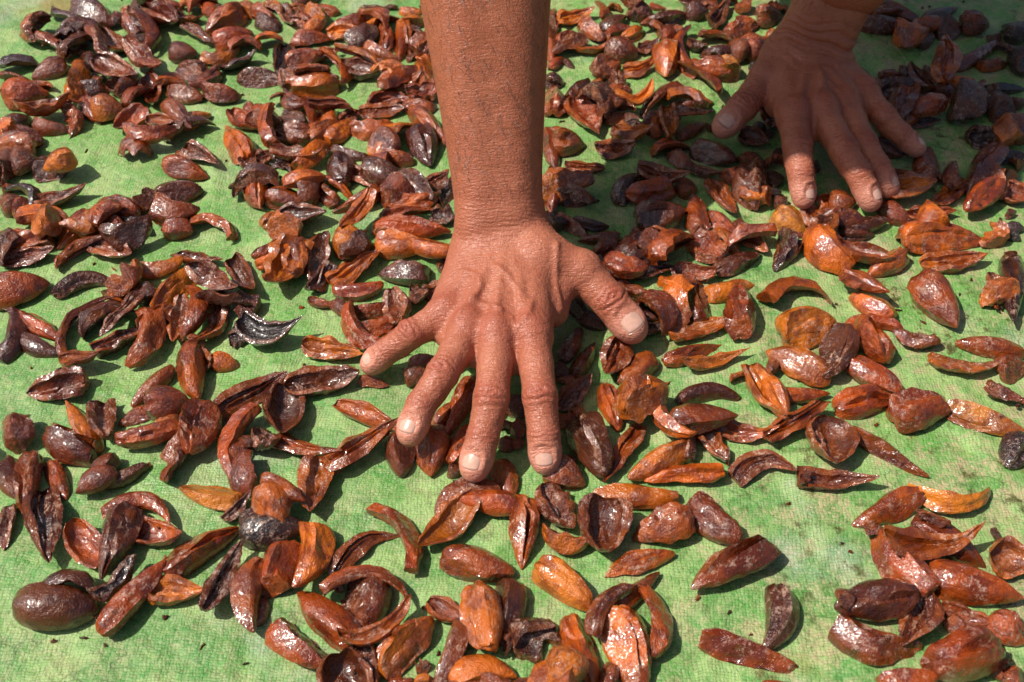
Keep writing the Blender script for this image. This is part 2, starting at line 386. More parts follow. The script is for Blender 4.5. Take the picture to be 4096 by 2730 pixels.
# ---------------------------------------------------------------- husks
# x mm, y mm, length mm, width mm, direction deg, kind+colour+pulp film, bend, layer, single object
HUSKS = """
-396 891 31.5 7.7 -17 B1- 0.00 0 0
-374 860 27.6 11.2 29 N1- 0.00 1 0
-371 893 45.1 24.5 -39 N1- 0.00 0 1
-378 856 25.8 12.6 -5 W1- 0.00 0 0
-405 852 41.5 11.3 -25 B2w 0.00 0 0
-383 836 20.6 9.9 -48 K2- 0.00 0 0
-355 843 63.0 10.5 -65 B2w 0.00 1 0
-329 800 42.0 16.8 -30 C2w 0.00 1 1
-345 850 42.1 18.8 -47 C2- 0.00 0 1
-348 885 11.0 12.8 -12 N2- 0.00 0 0
-340 885 37.6 11.5 -68 B2w 0.00 0 0
-332 890 46.4 12.9 -73 W1- 0.00 0 0
-312 889 46.9 21.8 -44 F2w 0.00 0 1
-317 862 43.3 11.4 -62 W2- 0.20 0 0
-324 852 29.8 10.0 -48 C2- 0.00 0 0
-307 813 54.2 14.5 -48 F2w 0.00 1 1
-359 826 21.4 13.5 -53 K1- 0.00 0 0
-417 819 29.5 11.0 12 B0- 0.00 0 0
-391 813 27.9 17.1 -143 N2- 0.00 0 1
-360 793 59.5 17.9 101 N4- 0.00 1 1
-417 802 20.1 9.7 -6 B2w 0.00 0 0
-349 804 20.1 9.7 -18 K2- 0.00 0 0
-348 784 29.2 9.6 8 W1- 0.00 0 0
-323 787 21.5 14.4 0 C2- 0.00 0 0
-402 788 34.6 10.8 17 W3- 0.00 0 0
-399 776 32.6 21.4 14 G3- 0.00 0 1
-374 751 40.2 17.3 20 F3w 0.00 1 1
-397 740 23.3 13.9 47 N1- 0.00 0 0
-367 734 26.6 15.0 -8 N2- 0.00 0 1
-353 744 36.4 12.8 -63 K3w 0.00 0 0
-342 759 32.9 15.3 -56 N2- 0.00 0 0
-326 755 24.6 19.9 -9 N4- 0.00 0 1
-310 776 27.6 11.9 60 W2- 0.00 0 0
-297 780 42.7 15.5 -70 C2- 0.00 0 0
-284 794 27.3 11.4 4 W3- 0.00 0 0
-281 834 21.6 16.7 -6 N2- 0.00 0 0
-269 811 26.1 16.4 -9 K2w 0.00 0 0
-255 799 26.6 9.7 51 B2- -0.30 0 0
-269 777 29.8 14.3 -20 N2w 0.00 0 0
-265 739 34.7 13.7 -50 G2- 0.00 1 0
-249 831 31.0 8.6 20 W4- 0.00 0 0
-233 823 34.6 13.5 34 K0- 0.00 0 1
-210 802 36.7 14.5 -3 N1w 0.00 0 1
-241 856 31.0 11.9 21 W3- 0.00 0 0
-230 847 20.2 10.0 6 W3- 0.30 0 0
-254 884 36.8 20.5 -131 N3- 0.00 0 1
-270 905 18.4 13.0 -51 N3- 0.00 0 0
-237 905 23.2 15.6 -38 N4w 0.00 0 0
-288 892 28.0 13.5 -25 F3w 0.00 0 0
-274 863 40.6 10.7 -42 F2w 0.00 0 0
-309 911 21.5 7.8 -6 W3- 0.00 0 0
-287 911 20.1 7.8 -7 W4- 0.00 0 0
-241 775 33.9 12.5 -24 W2w 0.00 0 0
-305 741 29.1 17.4 -128 C3- 0.00 0 1
-284 714 38.1 10.7 -6 W3- -0.15 1 1
-276 730 25.5 9.7 -4 C4- 0.00 1 0
-258 731 34.9 10.9 36 W1- 0.00 0 0
-242 697 37.9 14.0 -34 F2w 0.00 0 1
-250 681 36.0 15.5 -20 G3- 0.00 0 1
-217 717 45.2 17.1 120 G4- 0.00 0 1
-210 753 19.0 10.5 -54 N3- 0.00 0 0
-214 741 29.0 16.2 -41 C3- 0.00 0 0
-204 691 14.8 12.3 7 F2w 0.00 0 0
-194 659 42.2 10.9 -83 W3w 0.00 0 0
-204 657 12.7 7.6 -23 W2- 0.00 0 0
-386 717 30.7 15.9 0 N1w 0.00 0 1
-382 706 26.3 9.0 24 W3- 0.00 0 0
-385 687 14.5 21.1 0 N2- 0.00 0 0
-373 687 16.7 18.9 0 N2- 0.00 0 0
-354 682 21.6 19.9 0 N1- 0.00 0 1
-343 677 22.9 17.3 -148 N5- 0.00 2 1
-382 662 5.7 6.5 -17 W3- 0.00 0 0
-371 641 16.4 16.1 36 N2w 0.00 0 0
-362 649 34.1 8.6 -51 W0- 0.30 0 0
-336 649 34.5 13.0 17 F2w 0.00 0 1
-335 613 31.5 16.6 105 N4- 0.00 1 1
-319 613 35.0 13.6 -111 N3- 0.00 0 1
-293 616 27.8 12.5 43 N3- 0.25 1 1
-280 622 36.3 14.8 -27 N0- 0.00 0 1
-276 643 28.1 18.3 68 K2w 0.00 0 1
-250 654 33.7 16.3 23 N1- 0.00 0 1
-249 626 37.3 11.5 -20 W2w -0.20 1 1
-242 614 19.6 16.8 -19 N3- 0.00 0 0
-217 617 35.1 8.9 -32 B3- 0.30 0 0
-374 841 15.0 6.2 -36 K2- 0.00 0 0
-214 909 18.1 9.1 -23 W4- 0.00 0 0
-201 894 37.8 12.2 -69 F2w 0.00 0 0
-185 883 24.8 13.4 -28 K3w 0.00 0 0
-191 911 18.7 7.8 -7 N4- 0.00 0 0
-167 904 24.5 11.0 6 N3w 0.00 0 0
-216 883 26.4 16.6 -38 N1w 0.00 0 0
-211 856 21.2 8.2 6 W4- 0.00 0 0
-176 857 33.3 15.1 0 N3w 0.00 0 1
-175 821 28.8 13.4 26 N3w 0.00 1 0
-195 829 49.7 14.2 -85 C0- 0.00 0 0
-183 809 25.4 9.7 56 W2- 0.20 0 0
-165 795 25.7 7.8 14 W3w 0.00 1 0
-166 788 42.3 20.4 -172 N4- 0.00 0 1
-149 797 18.7 10.9 -61 K2w 0.00 0 0
-159 834 24.2 11.1 26 F3w 0.00 0 0
-129 818 36.1 9.1 -24 W4- 0.10 1 0
-147 866 27.8 13.9 0 F4- 0.00 0 0
-140 883 24.8 9.6 28 W3w 0.00 0 0
-126 867 45.7 9.5 70 W4- 0.00 0 0
-118 896 35.5 15.5 -8 N3w 0.00 0 1
-119 912 31.4 6.5 -2 K2- 0.00 0 0
-112 862 38.3 16.4 92 G2- 0.00 0 0
-111 831 33.2 16.1 -27 N3w 0.00 0 1
-144 812 39.8 11.0 -64 W3- 0.15 0 0
-127 808 36.5 17.0 -17 C1w 0.00 0 1
-92 793 42.2 13.1 47 G3w 0.00 1 1
-92 790 32.2 12.0 18 F3w 0.00 0 0
-96 851 37.7 12.5 -88 N3- 0.00 0 0
-90 885 24.3 13.5 5 N4- 0.00 0 0
-90 904 21.0 10.4 -6 N4w 0.00 0 0
-85 869 15.5 7.6 -8 W1- 0.00 0 0
-88 841 30.7 11.2 -87 K3w 0.00 0 0
-78 852 13.5 13.8 -19 N4- 0.00 0 0
-72 800 44.1 13.3 -79 G4- 0.00 0 0
-74 825 21.5 8.6 -63 N4- 0.00 0 0
-103 770 29.6 13.0 28 F3- 0.25 0 0
-105 755 34.2 11.7 13 F3- 0.00 0 1
-76 761 24.0 9.4 -9 W3- 0.00 0 0
-69 738 37.6 13.9 -54 N3- 0.00 0 1
-69 709 40.1 20.4 -76 G1- 0.00 0 1
-55 721 19.9 8.6 -68 K3w 0.00 0 0
-160 746 53.8 9.9 -73 W2- 0.00 0 0
-142 750 40.8 9.8 -11 F2- 0.25 1 1
-146 739 40.2 12.7 -81 N3- 0.00 0 0
-135 731 32.1 9.2 61 W4- 0.00 0 0
-130 749 19.8 9.3 51 F2w 0.00 0 0
-112 730 34.4 10.3 6 W3- 0.00 0 0
-97 719 43.6 13.1 57 W4w 0.00 0 1
-88 696 23.6 14.6 -22 N3- 0.00 0 0
-96 667 34.5 16.3 -29 N1w 0.00 1 1
-71 654 34.6 16.1 -46 G1w 0.00 1 1
-56 670 18.2 12.1 41 F3w 0.00 0 0
-82 664 9.0 6.6 -34 W3- 0.00 0 0
-127 703 30.4 11.8 163 N1- 0.00 0 0
-174 724 36.4 10.9 3 F3w 0.00 0 1
-164 691 36.0 12.7 -6 F3w 0.00 1 1
-158 722 10.7 8.0 -31 K0- 0.00 0 0
-190 718 44.9 11.3 -79 W3- 0.00 1 0
-201 745 32.6 12.8 -69 N3- 0.00 0 0
-176 746 20.2 14.0 -17 K2w 0.00 0 0
-179 763 24.2 10.6 -40 W2- 0.00 0 0
-189 771 16.4 6.5 10 W3- 0.00 0 0
-192 698 14.2 11.8 39 F3- 0.00 0 0
-176 689 20.9 12.3 -25 K1- 0.00 0 0
-152 696 40.4 10.1 61 W4- 0.00 0 0
-155 657 29.0 11.3 20 N4- 0.00 1 0
-130 676 34.5 18.8 -86 G1- 0.00 0 1
-133 661 33.0 5.5 -38 W4- 0.00 0 0
-140 651 33.3 11.4 -53 K2- 0.00 0 0
-107 667 35.4 11.5 -26 F3w 0.00 0 1
-181 670 12.0 9.9 8 F2- 0.00 0 0
-189 656 40.6 10.9 -80 N4- 0.00 0 0
-167 647 30.2 15.6 -9 N3- 0.00 0 1
-116 644 36.1 14.5 -144 N3- 0.00 0 1
-112 616 38.2 12.0 -116 F4- 0.00 1 1
-85 653 22.2 6.0 17 W2- 0.00 0 0
-74 640 38.0 11.8 5 W4- 0.00 0 1
-49 654 26.2 12.5 62 K0- 0.00 0 0
-51 628 19.1 11.7 0 K1w 0.00 0 0
-78 628 36.5 9.6 13 F3- 0.00 0 1
-73 613 50.5 14.7 -2 G3- 0.00 0 1
-175 626 19.6 11.7 47 N4- 0.00 0 0
-153 623 32.6 19.0 3 C1- 0.00 0 1
37 890 39.7 9.6 -90 G3- 0.00 0 0
57 893 33.9 14.2 25 F4- 0.00 0 0
34 849 47.6 11.3 -90 N3- 0.00 0 0
38 828 20.4 8.6 58 N3- 0.00 0 0
50 860 21.8 15.1 31 N3- 0.00 0 0
70 870 31.2 16.5 -61 N3w 0.00 0 0
82 900 23.8 9.1 -84 W3- 0.00 0 0
90 882 27.4 12.8 42 N1- 0.00 0 0
94 910 12.4 7.8 -23 W4- 0.00 0 0
114 897 22.6 16.8 -18 K1w 0.00 0 0
137 887 34.5 15.4 20 N1w 0.00 0 1
131 908 13.5 7.8 -21 N3- 0.00 0 0
165 899 19.8 16.8 7 N1- 0.00 0 0
94 868 29.5 7.6 27 W2- 0.00 0 0
69 849 33.5 11.9 11 F3w -0.25 0 0
107 866 27.8 8.9 54 W4- 0.00 0 0
94 839 26.2 18.6 -10 N2w 0.00 0 1
117 845 20.3 11.2 19 F2- 0.00 0 0
124 869 19.2 8.9 -36 W3- 0.00 0 0
135 865 19.6 13.3 54 N3- 0.00 0 0
147 871 11.7 10.2 -36 G3w 0.00 0 0
131 824 42.9 20.3 -96 N4w 0.00 0 1
147 837 56.5 8.7 -89 B3- -0.20 0 0
160 847 16.9 13.7 -23 C1- 0.00 0 0
178 859 30.0 9.4 -9 W3w 0.20 0 0
186 894 39.8 14.2 62 F2w 0.00 0 0
202 877 30.3 14.0 37 K3w 0.00 0 0
181 908 11.7 9.1 -55 N3- 0.00 0 0
207 906 12.0 10.4 -85 W3- 0.00 0 0
178 835 32.0 11.8 16 K1- 0.00 0 0
210 859 23.7 8.2 11 W3- 0.00 0 0
211 841 21.1 19.9 0 N3w 0.00 0 0
228 891 20.6 19.3 0 N3w 0.00 0 0
49 827 12.8 6.2 -57 N1- 0.00 0 0
81 814 20.4 10.4 6 W3w 0.00 0 0
108 815 26.7 11.0 28 F4- -0.20 0 0
88 790 34.6 13.2 -88 G2w 0.00 0 0
99 764 32.6 10.5 29 F4- -0.30 1 0
72 799 8.5 7.2 29 N4- 0.00 0 0
54 780 34.7 13.1 68 K1- 0.00 0 0
73 783 19.2 13.1 18 K0- 0.00 0 0
75 763 18.8 12.9 0 K0- 0.00 0 0
35 799 15.5 14.5 -15 G1- 0.00 0 0
34 772 37.7 17.8 89 G3w 0.00 0 0
60 745 45.2 22.1 -68 C3w 0.00 0 1
83 746 17.6 11.6 19 N3- 0.00 0 0
95 743 11.9 10.4 19 K1w 0.00 0 0
120 770 42.0 10.6 -135 W2- 0.00 0 0
142 768 26.1 9.4 -18 B4- 0.35 1 0
160 795 44.4 10.8 -56 W2- 0.15 0 0
159 822 16.0 7.4 -53 N4- 0.00 0 0
177 810 26.5 17.7 -175 N5w 0.00 0 1
150 771 28.7 13.0 4 G3w 0.00 0 0
138 743 40.0 11.5 -8 F3w 0.00 1 1
124 725 37.1 12.5 -88 F4w 0.00 1 0
115 731 24.4 10.9 -95 K4- 0.00 0 0
144 733 28.1 10.4 37 N3- 0.00 0 0
94 725 28.6 13.2 -4 F4w 0.00 0 1
80 705 31.2 13.5 3 F3w 0.00 0 1
38 730 17.5 8.6 -12 N3- 0.00 0 0
44 714 23.3 19.3 0 G3- 0.00 0 1
31 711 45.7 11.3 -83 N2- 0.00 0 0
56 685 31.1 10.0 -6 F3- 0.00 0 0
43 657 36.0 13.4 0 G3w -0.25 1 1
29 649 36.4 13.0 -86 G3w 0.00 0 0
50 649 28.1 13.0 0 N2w 0.00 0 1
88 661 35.8 13.1 49 N1w 0.20 0 1
113 663 34.6 14.0 -11 F2w 0.00 1 1
105 649 40.7 11.9 21 W3- 0.00 0 1
132 660 15.5 13.1 19 N3- 0.00 0 0
109 623 38.7 18.8 9 G1- 0.00 1 1
129 693 25.0 9.5 -66 W2- 0.00 0 0
147 679 24.9 9.9 -20 C2w 0.00 0 0
123 708 29.6 10.2 21 W3- 0.00 0 0
157 699 32.4 16.8 -33 N1- 0.00 0 1
159 734 9.5 10.9 -23 K2- 0.00 0 0
168 675 16.7 9.9 24 W3- 0.00 0 0
180 663 48.7 22.4 -99 G1w 0.00 0 1
157 649 41.5 14.0 -73 F3- 0.00 0 1
136 626 30.2 17.5 -92 K3- 0.00 0 1
154 621 27.2 11.6 -53 N3- 0.00 0 0
170 616 16.4 10.5 -48 F3w 0.00 0 0
44 619 30.7 10.5 -46 N3w 0.00 0 0
57 619 22.7 7.4 -25 W1- 0.00 0 0
30 620 15.6 9.5 -37 W1- 0.00 0 0
97 612 20.7 7.3 12 K3- 0.00 0 0
180 770 26.9 5.9 62 N3w 0.00 0 0
190 717 21.9 14.8 -30 C2- 0.00 0 0
186 692 22.6 10.6 -9 W2- 0.00 0 0
198 734 9.7 11.5 0 N1- 0.00 0 0
205 819 11.6 7.3 -66 K0- 0.00 0 0
235 902 13.8 13.0 -31 F4w 0.00 0 0
245 905 8.5 10.4 -34 K4w 0.00 0 0
230 865 14.5 10.7 -28 N4- 0.00 0 0
228 851 8.7 10.0 -15 K2w 0.00 0 0
220 833 6.1 7.4 45 N3- 0.00 0 0
324 904 15.0 9.1 9 N2- 0.00 0 0
348 898 36.8 14.9 -40 N2- 0.00 0 1
327 879 38.7 16.6 -14 N1w 0.00 0 1
383 898 33.2 10.3 25 N1- 0.00 0 0
347 866 21.2 12.0 12 K1w 0.00 0 0
366 877 29.9 7.6 38 W2- 0.00 0 0
361 859 23.8 11.3 49 N1w 0.00 0 0
383 872 20.3 21.0 0 G1w 0.00 0 0
406 874 22.4 22.3 -6 N2- 0.00 0 1
420 859 11.3 11.3 0 N1w 0.00 0 0
442 865 23.4 22.7 -6 N0w 0.00 0 1
363 811 57.9 18.1 74 F4- 0.00 1 1
399 835 57.2 12.4 37 N2w 0.00 0 1
406 820 25.1 12.9 0 G3- 0.00 0 0
426 842 16.1 10.0 -43 W1w 0.00 0 0
431 818 19.6 22.0 0 N0- 0.00 0 1
409 787 34.3 9.6 7 N0- 0.00 0 0
293 804 22.6 13.9 -16 N1w 0.00 0 0
296 782 41.4 13.1 -104 F2- 0.00 0 0
318 808 16.7 9.7 -7 N3w 0.00 0 0
337 811 20.2 14.0 -12 N1- 0.00 0 0
353 807 21.6 9.7 -75 N2- 0.00 0 0
326 786 41.5 19.1 -8 G1w 0.00 0 1
358 783 19.9 15.5 -6 N1w 0.00 0 0
375 778 32.4 11.9 30 F3w 0.00 0 0
334 746 34.7 10.4 19 W3w 0.00 1 0
307 739 48.1 17.2 -115 F2- 0.00 1 1
296 759 10.6 7.0 0 K1w 0.00 0 0
331 742 23.7 10.4 5 F1- 0.00 0 0
366 749 25.9 25.6 -17 K1w 0.00 0 1
385 761 16.3 15.3 -29 N1- 0.00 0 0
395 753 20.2 21.0 11 N1- 0.00 0 1
372 720 23.8 16.0 13 K0w 0.00 0 0
402 729 33.0 23.0 23 N2- 0.00 0 1
415 770 11.8 13.0 0 N2- 0.00 0 0
389 699 20.5 10.1 10 N0- 0.00 0 0
359 677 58.0 16.4 -124 N2w 0.00 1 1
348 643 41.7 14.9 -138 G3- 0.00 1 1
377 651 18.8 19.5 -45 C3w 0.00 0 1
380 676 13.8 9.4 7 N4- 0.00 0 0
390 690 8.6 10.0 -54 W4- 0.00 0 0
291 710 30.4 15.8 -46 N2- 0.00 0 1
321 693 30.9 16.8 76 N2- 0.00 0 0
296 676 23.2 8.8 0 N3- 0.00 0 0
295 651 36.3 18.2 8 F4w 0.00 1 1
324 670 7.5 11.0 -13 K2w 0.00 0 0
329 654 37.2 12.5 42 F4- 0.00 0 0
308 630 34.4 10.6 5 F3- 0.00 0 1
308 603 53.4 22.9 3 G4w 0.00 0 1
280 632 25.4 9.1 -55 W2w 0.00 0 0
257 618 32.6 13.7 14 N1w 0.00 0 1
245 642 18.0 14.0 -5 N3- 0.00 0 0
232 635 42.1 12.8 -96 K3- 0.00 0 1
203 623 24.5 15.9 -45 N5w 0.00 0 1
223 619 28.0 13.7 -64 F3- 0.00 0 1
241 625 12.2 8.5 -51 K2w 0.00 0 0
201 647 9.6 11.9 -10 N2- 0.00 0 0
200 670 13.2 12.1 0 N1- 0.00 0 0
197 657 10.7 6.5 -9 N0- 0.00 0 0
227 653 5.9 8.7 -35 N1- 0.00 0 0
202 689 11.5 9.5 9 W3- 0.00 0 0
234 687 10.1 7.8 20 W2- 0.00 0 0
205 728 5.5 9.2 -43 N1- 0.00 0 0
208 706 5.3 7.9 -42 N1- 0.00 0 0
368 632 5.4 6.4 -36 W2- 0.00 0 0
367 616 12.6 8.4 0 N0- 0.00 0 0
204 611 18.7 5.2 -14 N2- 0.00 0 0
-358 606 21.4 11.5 -4 C3- 0.00 0 0
-346 595 37.0 10.3 -158 W3w 0.00 0 1
-343 606 12.2 6.3 7 K2- 0.00 0 0
-343 583 33.9 12.3 15 F2w 0.00 0 1
-309 592 38.3 9.3 42 W2- 0.10 0 1
-288 592 37.6 14.9 -24 F3w 0.00 0 1
-342 553 38.3 25.0 16 N3- 0.00 0 1
-299 561 37.8 12.1 22 N1w 0.25 0 1
-271 543 41.2 14.8 -103 N3- 0.00 0 1
-261 524 47.4 11.5 -107 F1w 0.00 1 1
-250 550 12.6 13.9 13 N1- 0.00 0 0
-249 574 31.4 9.1 16 W4- 0.00 0 1
-235 552 40.3 16.9 -121 N4- 0.00 0 1
-223 586 41.6 10.8 -19 F2w 0.00 0 1
-203 550 43.1 14.3 -36 F2w 0.00 1 1
-187 564 36.9 12.1 -59 F2w 0.00 0 1
-333 510 40.7 7.7 96 B1- -0.20 0 0
-317 518 34.5 12.6 -38 N3w 0.00 0 1
-314 501 34.2 10.5 -27 N1- -0.10 0 1
-289 513 51.2 8.7 77 W2- 0.30 0 1
-280 485 22.9 12.1 3 F3- 0.00 1 1
-260 507 34.2 12.5 35 F2w 0.00 0 1
-242 525 23.0 9.7 7 W3- 0.00 0 0
-242 507 37.7 12.0 -92 W3w 0.20 0 1
-225 524 38.9 12.7 -86 F3w 0.00 0 1
-215 530 40.7 9.3 -86 W3- 0.20 0 1
-203 520 40.0 12.1 -105 F3w 0.20 0 1
-207 476 40.3 15.2 -77 N3- -0.10 1 1
-208 505 11.7 5.7 -33 W3- 0.00 0 0
-180 534 21.9 14.7 -84 K1- 0.00 0 0
-161 508 38.7 14.2 -6 C0w -0.25 1 1
-182 507 13.7 10.5 -5 K0w 0.00 0 0
-188 488 18.0 11.3 -12 N4- 0.00 0 0
-201 488 17.5 9.9 -40 K3w 0.00 0 0
-231 468 34.1 10.2 -122 N2w 0.00 0 1
-216 449 24.9 18.8 3 N2- 0.00 1 1
-290 463 40.2 15.7 -170 F2w 0.00 0 1
-267 434 42.7 10.8 127 N4- 0.00 0 1
-254 437 32.4 15.3 -72 K2w 0.00 0 1
-237 443 20.1 9.9 -145 N3w 0.00 0 0
-221 425 37.9 13.2 17 G3- 0.00 1 1
-216 435 17.8 11.7 -135 N4- 0.00 0 0
-192 427 34.7 20.2 -94 G3w 0.00 1 1
-167 458 49.8 13.8 42 F2w 0.00 0 1
-181 437 10.4 4.5 41 W1- 0.00 0 0
-303 426 25.0 16.9 -74 K2w 0.00 0 1
-269 417 38.0 21.2 -28 G2- 0.00 0 1
-245 400 19.9 10.3 -115 N2- 0.00 1 0
-206 408 35.7 16.6 -93 K2w 0.00 0 1
-169 418 44.4 9.7 -101 W3- -0.20 0 1
-166 413 12.8 9.7 66 N3- 0.00 0 0
-159 419 10.2 9.7 60 K2w 0.00 0 0
-302 395 30.0 13.0 -57 N2- 0.00 0 1
-289 390 43.3 12.9 -81 G2w 0.00 0 1
-272 394 27.5 10.3 -57 N3- 0.00 0 1
-247 390 24.4 11.9 -147 N2- 0.00 1 1
-234 397 34.3 6.9 30 W1- 0.00 0 1
-217 371 36.7 9.1 -9 N3w 0.35 1 1
-269 360 49.4 16.7 -69 F1w 0.00 0 1
-242 346 34.7 15.6 -46 C3- 0.00 0 1
-225 347 43.1 17.0 -97 G1w 0.00 1 1
-207 356 36.5 14.1 -12 C3- 0.00 0 1
-219 324 33.9 10.3 59 K0w -0.20 1 1
-207 313 46.4 11.7 59 N3w 0.00 1 1
-248 307 39.6 20.9 -1 N1- 0.00 0 1
-244 321 27.4 10.4 2 W1- 0.15 0 1
-177 347 44.0 17.3 37 G3w 0.00 0 1
-159 325 40.3 11.1 71 F1w 0.00 1 1
-184 318 25.7 14.4 -2 F4- 0.00 0 1
-145 314 40.7 12.9 -88 N3w -0.15 1 1
-293 361 25.9 9.2 -80 F2w 0.00 0 1
-179 383 35.3 14.5 165 N5- 0.00 0 1
-160 373 20.4 8.9 52 F1w 0.00 0 0
-161 395 25.3 11.2 -73 B2- 0.00 0 1
-150 365 5.7 5.9 31 N2w 0.00 0 0
-170 593 29.6 8.8 45 W3- 0.00 0 0
-160 571 45.0 22.3 -105 F4- 0.00 0 1
-164 585 39.5 7.2 40 W4- 0.00 0 0
-138 580 48.7 15.8 -89 F1w 0.00 0 1
-132 562 30.4 11.1 58 K0- 0.00 0 1
-113 596 26.8 21.7 6 N4w 0.00 0 1
-109 572 39.1 14.7 42 F4- 0.00 0 1
-106 550 31.2 9.0 5 W3- 0.00 0 0
-79 592 33.1 15.5 -3 N4w 0.00 0 1
-56 588 30.2 15.3 -26 N4- 0.00 1 1
-86 609 24.0 6.3 4 N4- 0.00 0 0
-75 567 34.3 16.7 180 N1- 0.00 0 1
-46 583 38.3 7.2 75 K1w 0.00 0 0
-64 545 11.9 14.9 0 K2w 0.00 0 0
-53 552 16.4 11.0 51 K2w 0.00 0 0
-129 541 20.6 7.9 -12 C3- 0.00 0 0
-115 534 18.3 9.3 -48 N2- 0.00 0 0
-144 538 3.4 2.8 -24 K4- 0.00 0 0
-92 534 33.8 11.8 7 G3w 0.00 0 1
-88 520 29.9 9.2 29 W3w 0.00 0 1
-78 513 29.3 10.6 39 N3w 0.00 0 1
-66 518 18.3 9.7 35 N4- 0.00 0 0
-99 508 42.7 12.5 -52 W3w 0.00 0 1
-117 494 38.4 13.3 -15 F4- 0.00 0 1
-89 470 18.0 8.3 -8 N3- 0.00 0 0
-121 468 42.8 15.7 15 F2w 0.00 0 1
-142 441 38.2 20.8 -84 C1- 0.00 0 1
-90 442 41.9 11.3 -26 C3- 0.00 0 1
-60 474 18.8 14.0 23 K2- 0.00 0 1
-56 489 21.7 10.4 7 N3- 0.00 0 0
-34 449 47.8 12.3 -112 G3w 0.00 0 1
-43 443 17.2 8.1 61 N4- 0.00 0 0
-32 421 29.4 10.6 65 N3- 0.00 0 1
-90 416 49.7 15.9 35 F3w 0.00 0 1
-68 412 27.3 14.9 -84 N2- 0.00 0 1
-49 413 30.1 20.2 -86 N3- 0.00 0 1
-125 416 41.6 10.1 -15 F3w 0.00 0 1
-150 419 16.3 15.0 -33 K2w 0.00 0 0
-66 438 8.5 6.3 54 K1w 0.00 0 0
-29 462 10.8 7.4 33 N3- 0.00 0 0
-2 433 9.2 7.2 -14 W3w 0.00 0 0
-3 421 10.0 8.0 -13 N3- 0.00 0 0
-30 414 8.3 7.9 52 N4- 0.00 0 0
-138 369 26.7 18.2 -66 G4w 0.00 1 1
-133 379 29.0 10.1 -34 N3w 0.00 1 1
-117 386 37.3 17.1 -91 F4w 0.00 0 1
-112 339 43.0 15.3 -93 N4- 0.20 1 1
-136 358 36.7 19.1 6 N0w 0.00 0 1
-130 331 33.9 21.0 -107 G3- 0.00 0 1
-138 308 17.8 7.9 -82 N2w 0.00 0 0
-87 343 45.7 9.4 48 F2- 0.20 0 1
-81 320 39.2 8.3 -3 W3w 0.28 1 1
-64 354 40.5 8.7 -57 B3w 0.22 0 1
-101 304 43.4 16.5 135 N3- 0.00 0 1
-80 313 31.4 23.8 -82 N2w 0.00 0 1
-72 296 41.7 8.4 41 F3w -0.20 1 1
-113 285 38.7 17.7 -27 G3w 0.00 0 1
-77 273 26.4 14.4 -80 K2w 0.00 0 1
-58 287 36.1 19.3 52 G4w 0.00 0 1
-32 280 36.4 13.8 -108 N2w 0.00 0 1
-37 307 22.5 11.0 -30 C3- 0.00 0 1
-16 299 40.7 19.2 -81 N4w 0.00 1 1
-2 305 34.7 18.1 -95 N1- 0.00 0 1
-36 362 40.9 17.1 -132 C4- 0.00 0 1
-25 382 33.5 9.8 9 W2w 0.35 0 1
-14 376 31.8 13.1 171 N3- 0.00 0 1
-4 395 25.2 12.9 -74 G3- 0.00 0 1
-19 334 36.8 17.8 -13 N3w 0.00 0 1
-34 402 8.2 9.6 -15 N3w 0.00 0 0
-16 271 31.9 12.9 4 N4- 0.15 0 1
-24 263 18.1 7.5 7 N3- 0.00 0 0
-47 274 7.9 7.6 18 K3w 0.00 0 0
-58 265 16.6 6.0 11 K3- 0.00 0 0
-46 265 10.5 6.8 4 N4- 0.00 0 0
-8 265 16.1 9.0 -17 K3w 0.00 0 0
-3 285 8.8 8.5 -49 K2- 0.00 0 0
63 605 28.5 9.9 -174 N2w 0.00 0 0
51 589 10.1 7.2 -26 K1w 0.00 0 0
68 592 23.6 13.4 31 K2- 0.00 0 0
88 601 26.1 10.4 49 N3w 0.00 0 0
100 599 19.7 10.9 38 W2- 0.00 0 0
113 598 29.5 13.0 -9 C2- -0.20 0 1
78 567 24.9 10.5 -20 W3w -0.20 1 0
94 581 29.3 12.3 -18 F0- 0.00 0 1
98 570 28.4 11.1 18 C1- 0.00 0 1
66 564 36.2 16.1 -82 G0- 0.00 0 1
83 553 21.6 9.5 -27 F3- 0.00 0 0
86 534 26.1 11.3 -25 N1- 0.00 0 1
95 518 20.5 10.7 15 F1w -0.15 0 0
139 591 29.5 18.5 -50 K3w 0.00 0 1
127 569 31.4 12.1 -13 K3w 0.00 0 1
154 601 25.1 10.9 -42 N4w 0.00 0 0
174 600 25.0 9.9 -52 F4w 0.00 0 0
160 581 35.7 11.8 30 N1w 0.00 0 1
152 555 35.3 13.0 19 N4w 0.00 0 1
153 530 46.9 17.9 83 G3w 0.00 1 1
127 546 43.1 13.9 90 G2w 0.00 0 1
111 539 48.1 17.7 -92 K4w 0.00 0 1
127 517 43.6 14.0 14 F4w 0.00 0 1
119 495 38.4 10.4 23 G3- 0.00 0 1
133 487 42.0 9.9 17 F4w 0.00 0 1
152 477 26.7 7.0 16 W4w 0.00 0 0
125 461 39.2 10.1 2 N1- 0.20 0 1
119 434 38.6 15.9 10 N2w 0.00 1 1
162 456 39.9 17.4 -67 F4w 0.00 0 1
142 431 37.6 11.6 -16 F3w -0.15 0 1
123 420 33.8 11.5 -62 F3w 0.00 0 1
108 421 26.4 12.8 -74 K2w 0.00 0 1
150 402 33.0 11.3 7 F2w 0.25 0 1
88 405 39.0 12.6 -150 N4w 0.00 0 1
67 412 49.1 10.1 -120 F3w 0.00 0 1
97 436 36.0 9.9 -72 W4- -0.15 0 1
81 447 34.8 23.3 28 G4w 0.00 1 1
81 481 29.7 14.0 -138 N3- 0.00 0 1
63 451 35.7 11.8 -80 G3- 0.00 0 1
67 487 32.1 17.0 -110 F2w 0.00 0 1
47 490 30.1 9.4 62 G2- 0.00 0 0
